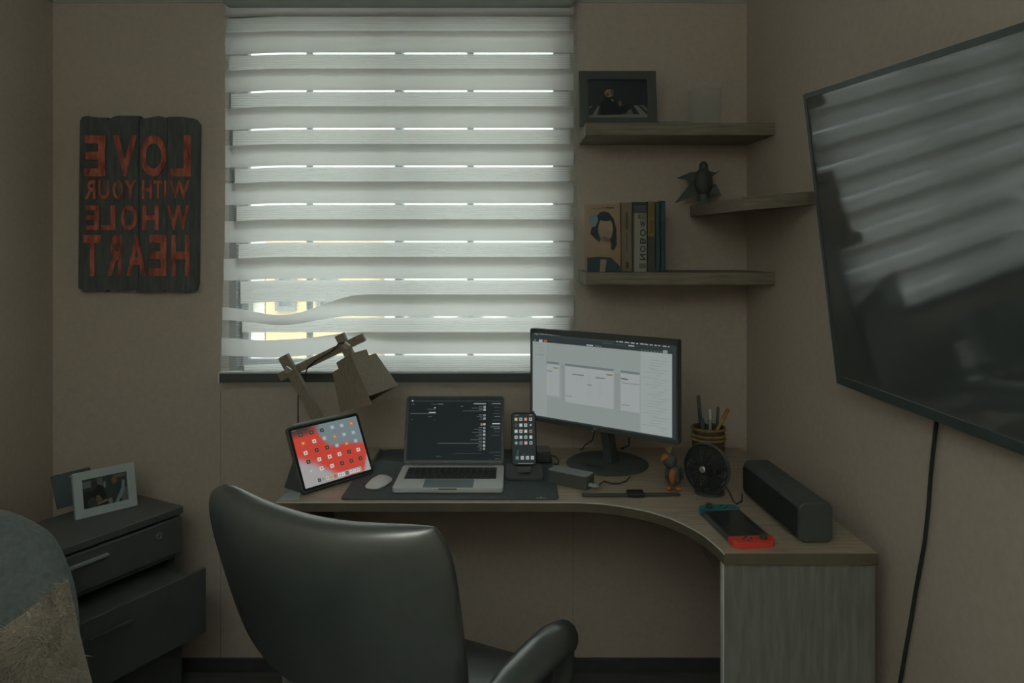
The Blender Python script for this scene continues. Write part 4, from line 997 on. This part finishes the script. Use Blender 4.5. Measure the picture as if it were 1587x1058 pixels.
# ------------------------------------------------------------------ drawer cabinet at the left, with frames on it
ZC = .62
Fc = Vector((-1.033, 2.326, 0)); d_ = Vector((-.48, -.877, 0)); n_ = Vector((.877, -.48, 0)); CWd, CD = .56, .25
cb_ = thing('drawer_cabinet', 'black drawer cabinet in the left corner, its lower drawer pulled open', 'cabinet', Fc + d_ * CWd / 2 - n_ * CD / 2)
Mk_ = frame(Fc + d_ * CWd, -d_, (0, 0, 1))     # x: left to right along the front, y: up, z: outward
b = MB(); b.rrect(Mk_, 0, 0, .016, ZC - .022, -CD, 0); b.rrect(Mk_, CWd - .016, 0, CWd, ZC - .022, -CD, 0); b.rrect(Mk_, .016, .02, CWd - .016, ZC - .022, -CD, -CD + .01)
b.rrect(Mk_, .016, .02, CWd - .016, .05, -CD + .01, 0); b.rrect(Mk_, .016, .468, CWd - .016, .480, -CD + .01, -.002); b.build('carcass', m_cab, cb_)
b = MB(); b.rrect(Mk_, -.006, ZC - .022, CWd + .006, ZC, -CD - .0, .010, ch=.002); b.build('top', m_cab, cb_)
b = MB(); b.rrect(Mk_, .003, .486, CWd - .003, ZC - .028, 0, .016, ch=.0015); dr = b.build('drawer', m_cab, cb_)
b = MB(); xh = CWd - .37; b.rrect(Mk_, xh, .560, xh + .125, .567, .016, .026, r=.002); b.build('handle', m_grey, dr)
m_lock = pm('lock_ring', (.75, .75, .72), .25, .5, metal=.8)
lk = Mk_ @ Vector((CWd - .082, .558, .016))
b = MB(); b.ring(lk, n_, .0085, .0016, n=20, m=6); b.build('lock', m_lock, dr)
oo = .125
b = MB(); b.rrect(Mk_, .003, .262, CWd - .003, .456, oo - .016, oo, ch=.0015); b.rrect(Mk_, .03, .28, .042, .43, oo - .25, oo - .016); b.rrect(Mk_, CWd - .042, .28, CWd - .03, .43, oo - .25, oo - .016); b.rrect(Mk_, .042, .424, CWd - .042, .430, oo - .25, oo - .016); b.rrect(Mk_, .042, .288, CWd - .042, .424, oo - .25, oo - .238); dr2 = b.build('drawer', m_cab, cb_)  # tray floor raised close to the rim so that it catches light
b = MB(); b.rrect(Mk_, xh, .400, xh + .125, .407, oo, oo + .010, r=.002); b.build('handle', m_cab, dr2)
b = MB(); b.rrect(Mk_, .003, .056, CWd - .003, .256, 0, .016, ch=.0015); dr3 = b.build('drawer', m_cab, cb_)
b = MB(); b.rrect(Mk_, xh, .200, xh + .125, .207, .016, .026, r=.002); b.build('handle', m_cab, dr3)

A, B = onz(117, 806, ZC), onz(213, 783, ZC); u_ = (B - A).normalized(); bkv = Vector((-u_.y, u_.x, 0))
wf = thing('picture_frame', 'pale grey frame with a family snapshot on the black cabinet', 'picture frame', (A + B) / 2 + bkv * .03)
tl_ = math.radians(14); Mw_ = frame(A + Vector((0, 0, .0005)), u_, Vector((0, 0, math.cos(tl_))) + bkv * math.sin(tl_)); fw, fh = (B - A).length, .133
b = MB(); t_ = .024
for x0, y0, x1, y1 in ((0, 0, fw, t_), (0, fh - t_, fw, fh), (0, t_, t_, fh - t_), (fw - t_, t_, fw, fh - t_)): b.rrect(Mw_, x0, y0, x1, y1, -.012, .003)
b.build('moulding', m_frame_w, wf)
b = MB(); b.rrect(Mw_, .018, .018, fw - .018, fh - .018, -.010, -.004); b.build('backing', m_char, wf)
q0 = Mw_ @ Vector((fw / 2, .09, -.012)); q1 = Vector((q0.x, q0.y, ZC + .002)) + bkv * .028
b = MB(); b.tube([q0, q1], .004, n=6); b.build('easel_leg', m_char, wf)
def wfu(cx, cy): return (cx - 650) / (1260 - 650), (cy - 330) / (680 - 330)
it = GRID(lambda u, v: lerp3((70, 82, 82), (44, 50, 50), v), 5, 4)
it += [R(0, .08, .2, .3, (112, 124, 120), 1), R(.0, .42, .26, 1, (40, 46, 46), 2), EL(.27, .25, .07, .15, (72, 58, 54), 3), EL(.36, .62, .14, .36, (38, 44, 44), 2), ([(.26, .95), (.44, .80), (.36, .62), (.30, .62)], (118, 96, 68), 4), ([(.30, .96), (.55, .88), (.52, .80), (.34, .88)], (140, 120, 96), 4),
       R(.34, .02, .46, .35, (100, 112, 108), 1), EL(.66, .55, .12, .5, (58, 76, 72), 2), EL(.72, .20, .065, .14, (128, 96, 76), 3), R(.72, .02, .98, .14, (112, 108, 104), 1), ([(.70, 1), (.86, .55), (.90, .25), (.96, .3), (.92, .7), (.78, 1)], (124, 150, 146), 4), EL(.94, .8, .1, .28, (112, 108, 104), 3), EL(.60, .9, .05, .1, (124, 132, 126), 4), EL(.5, .3, .03, .12, (130, 138, 132), 3), EL(.2, .85, .1, .2, (60, 70, 72), 4)]
decal('print', wf, Mw_ @ Matrix.Translation((t_, t_, -.0036)), fw - 2 * t_, fh - 2 * t_, it, m_print)
# second frame behind, turned the other way
A2 = onz(91, 789, ZC); u2 = Vector((.55, .83, 0)).normalized(); bk2 = Vector((-u2.y, u2.x, 0)); tl2 = math.radians(24)
A2 = A2 + bk2 * .0
gf = thing('picture_frame', 'thin dark glass frame half hidden behind the pale frame on the cabinet', 'picture frame', A2 + u2 * .06)
Mg_ = frame(A2 + Vector((0, 0, .001)), u2 , Vector((0, 0, math.cos(tl2))) + bk2 * math.sin(tl2))
m_slateg = pm('slate_glass', (.085, .125, .135), .2, .5, var=.05)
b = MB(); b.rrect(Mg_, 0, 0, .115, .10, -.004, 0); b.build('pane', m_slateg, gf)
b = MB(); b.rrect(Mg_, -.003, -.001, 0, .102, -.005, .001); b.rrect(Mg_, 0, .10, .115, .103, -.005, .001); b.build('rim', m_char, gf)
b = MB(); b.box(Mg_ @ Vector((.05, .088, .001)), (.008, .002, .003)); b.build('clip', m_white, gf)

# ------------------------------------------------------------------ sofa back and fur cushion
sf = thing('sofa', 'slate grey fabric sofa with a rounded back at the left', 'sofa', (-1.2, 1.3, 0))
Ysf = 1.60
def sofa_pos(u, v):
    z = .36 + .485 * (v + 1) / 2; wr = .600 - .055 * ((v + 1) / 2) - .05 * max(0, (v + .1)) ** 2
    x = XL + .02 + (wr) * (u + 1) / 2
    z -= .10 * max(0, u - .2) ** 2 * max(0, v)
    return Vector((x, Ysf - .02 + .10 * (v + 1) / 2, z))
b = MB(); b.pad(sofa_pos, lambda u, v: Vector((0, -.98, .17)), .075, p=3.2); b.build('back_cushion', m_sofa, sf, smooth=True)
b = MB(); b.box((-1.205, 1.07, .255), (.62, .84, .17), bev=.05, seg=4); b.build('seat_cushion', m_sofa, sf, smooth=True)
b = MB(); b.box((-1.205, 1.12, .115), (.60, .90, .11), bev=.02); b.build('frame', m_sofa, sf)
for x, y in ((-1.47, .72), (-.94, .72), (-1.47, 1.53), (-.94, 1.53)):
    b = MB(); b.cyl((x, y, 0), (x, y, .065), .018, .024, n=10); b.build('leg', m_black, sf)
fcush = thing('fur_cushion', 'tan shaggy fur cushion leaning on the slate sofa back', 'cushion', (-.93, 1.36, .35))
Cc = Vector((-.888, 1.33, .585)); fa = Vector((.42, 0, -.907)); fb_ = Vector((-.83, 0, -.55)); fnm = Vector((.10, -.96, .26)).normalized()
def cpos(u, v):
    pu = u * (1 - .06 * (1 - v * v)); pv = v * (1 - .06 * (1 - u * u))
    return Cc + fa * .155 * pu + fb_ * .155 * pv + Vector((0, .27, 0)) * ((fa.z * .155 * pu + fb_.z * .155 * pv))
b = MB(); b.pad(cpos, lambda u, v: fnm, .085, p=2.2, nu=26, nv=26, Tb=.05); b.build('cover', m_fur, fcush, smooth=True)
fv, ff = [], []; rnd = random.Random(3)
Mi = wm(fcush).inverted()
for i in range(15000):
    u, v = rnd.uniform(-1, 1), rnd.uniform(-1, 1); k = (max(0, 1 - abs(u) ** 2.2) * max(0, 1 - abs(v) ** 2.2)) ** (1 / 2.2)
    p = cpos(u, v) + fnm * .085 * k
    if p.z < .43: continue
    outw = (fnm * .45 + (p - Cc).normalized() * .55 + Vector((rnd.uniform(-.45, .45) + .3 * math.sin(9 * u + 5 * v), rnd.uniform(-.2, .2), rnd.uniform(-.9, .1) + .3 * math.cos(7 * v)))).normalized()
    sd = outw.cross(Vector((rnd.uniform(-1, 1), rnd.uniform(-1, 1), rnd.uniform(-1, 1)))).normalized() * .0009
    ln = rnd.uniform(.014, .030); q = len(fv); fv += [Mi @ (p - sd), Mi @ (p + sd), Mi @ (p + outw * ln + Vector((0, 0, -.003)))]; ff.append((q, q + 1, q + 2))
me = bpy.data.meshes.new('fur'); me.from_pydata(fv, [], ff); me.materials.append(m_fur)
fo = bpy.data.objects.new('fur', me); COL.objects.link(fo); fo.parent = fcush; fo['kind'] = 'stuff'

# ------------------------------------------------------------------ swivel chair
th = math.radians(-28.6); CO = Vector((-.172, 1.690, 0))
ch = thing('swivel_chair', 'black leather swivel chair seen from behind, turned toward the right', 'chair', CO, th)
Mch = wm(ch)
def back_pos(u, v):
    u, v = u * (1 - (.20 if u < 0 else .07) * abs(v) ** 5), v * (1 - (.16 if u < 0 else .06) * abs(u) ** 5)
    t = (v + 1) / 2
    wr = .245 + .045 * t ** .8
    x = u * wr - .055 - .042 * t - .045 * max(0, -u) ** 2 + .022 * max(0, u) ** 2
    z = .50 + (.452 - .012 * u + .006 * max(0, -u) ** 3 - .034 * (1 - u * u)) * t
    y = -.215 - .135 * t + .075 * abs(u) ** 2.6 * (.4 + .6 * t)
    return Mch @ Vector((x, y, z))
def back_n(u, v):
    return (Mch.to_3x3() @ Vector((-.25 * u * abs(u), 1, .25))).normalized()
b = MB(); b.pad(back_pos, back_n, .052, p=2.7, nu=48, nv=48, Tb=.058); b.build('backrest', m_leather, ch, smooth=True)
def seat_pos(u, v):
    return Mch @ Vector((u * .245, -.045 + v * .20, .455 - .015 * max(0, v) ** 3 + .012 * abs(u) ** 3))
b = MB(); b.pad(seat_pos, lambda u, v: Vector((0, 0, 1)), .045, p=4, nu=30, nv=30); b.build('seat', m_leather, ch, smooth=True)
for s_ in (-1, 1):
    ox, oy = (.03, .11) if s_ < 0 else (0, 0)      # the left arm is set further forward
    def arc(pts): return [Mch @ Vector((q[0] + ox, q[1] + oy, q[2])) for q in pts]
    pts = [(s_ * .285, -.255, .600), (s_ * .292, -.19, .615), (s_ * .300, -.10, .622), (s_ * .305, -.03, .622), (s_ * .306, .02, .612), (s_ * .305, .048, .590)]
    b = MB(); b.tube(arc(pts), [.026, .033, .036, .037, .035, .022], n=14); ar = b.build('armrest', m_leather, ch, smooth=True)
    b = MB(); b.tube(arc([(s_ * .303, .035, .60), (s_ * .300, .045, .54), (s_ * .285, .03, .46), (s_ * .24, .0, .42)]), [.020, .020, .020, .018], n=10); b.build('arm_support', m_black, ch, smooth=True)
    b = MB(); b.tube(arc([(s_ * .285, -.25, .60), (s_ * .275, -.24, .52), (s_ * .24, -.16, .43)]), [.022, .020, .018], n=10); b.build('arm_support', m_black, ch, smooth=True)
b = MB(); b.box(Mch @ Vector((0, -.04, .395)), (.26, .24, .035), rot=(0, 0, th), bev=.008); b.build('seat_plate', m_black, ch)
b = MB(); b.lathe([(.05, .07), (.034, .10), (.034, .24), (.022, .245), (.022, .385)], Mch @ Vector((0, -.04, 0)), n=18); b.build('gas_column', m_black, ch, smooth=True)
for k in range(5):
    a = 2 * PI * k / 5 + .3; e = Mch @ Vector((.28 * math.cos(a), -.04 + .28 * math.sin(a), .075)); c0 = Mch @ Vector((0, -.04, .10))
    b = MB(); b.tube([c0, (c0 + e) / 2 + Vector((0, 0, .005)), e], [.024, .020, .015], n=8); sp_ = b.build('base_spoke', m_black, ch)
    dd = (e - c0); dd.z = 0; dd.normalize(); sd = Vector((-dd.y, dd.x, 0))
    b = MB(); b.cyl(e - sd * .022 + Vector((0, 0, -.046)), e + sd * .022 + Vector((0, 0, -.046)), .028, n=14); b.cyl(e + Vector((0, 0, -.03)), e, .008, n=8); b.build('caster', m_black, sp_)
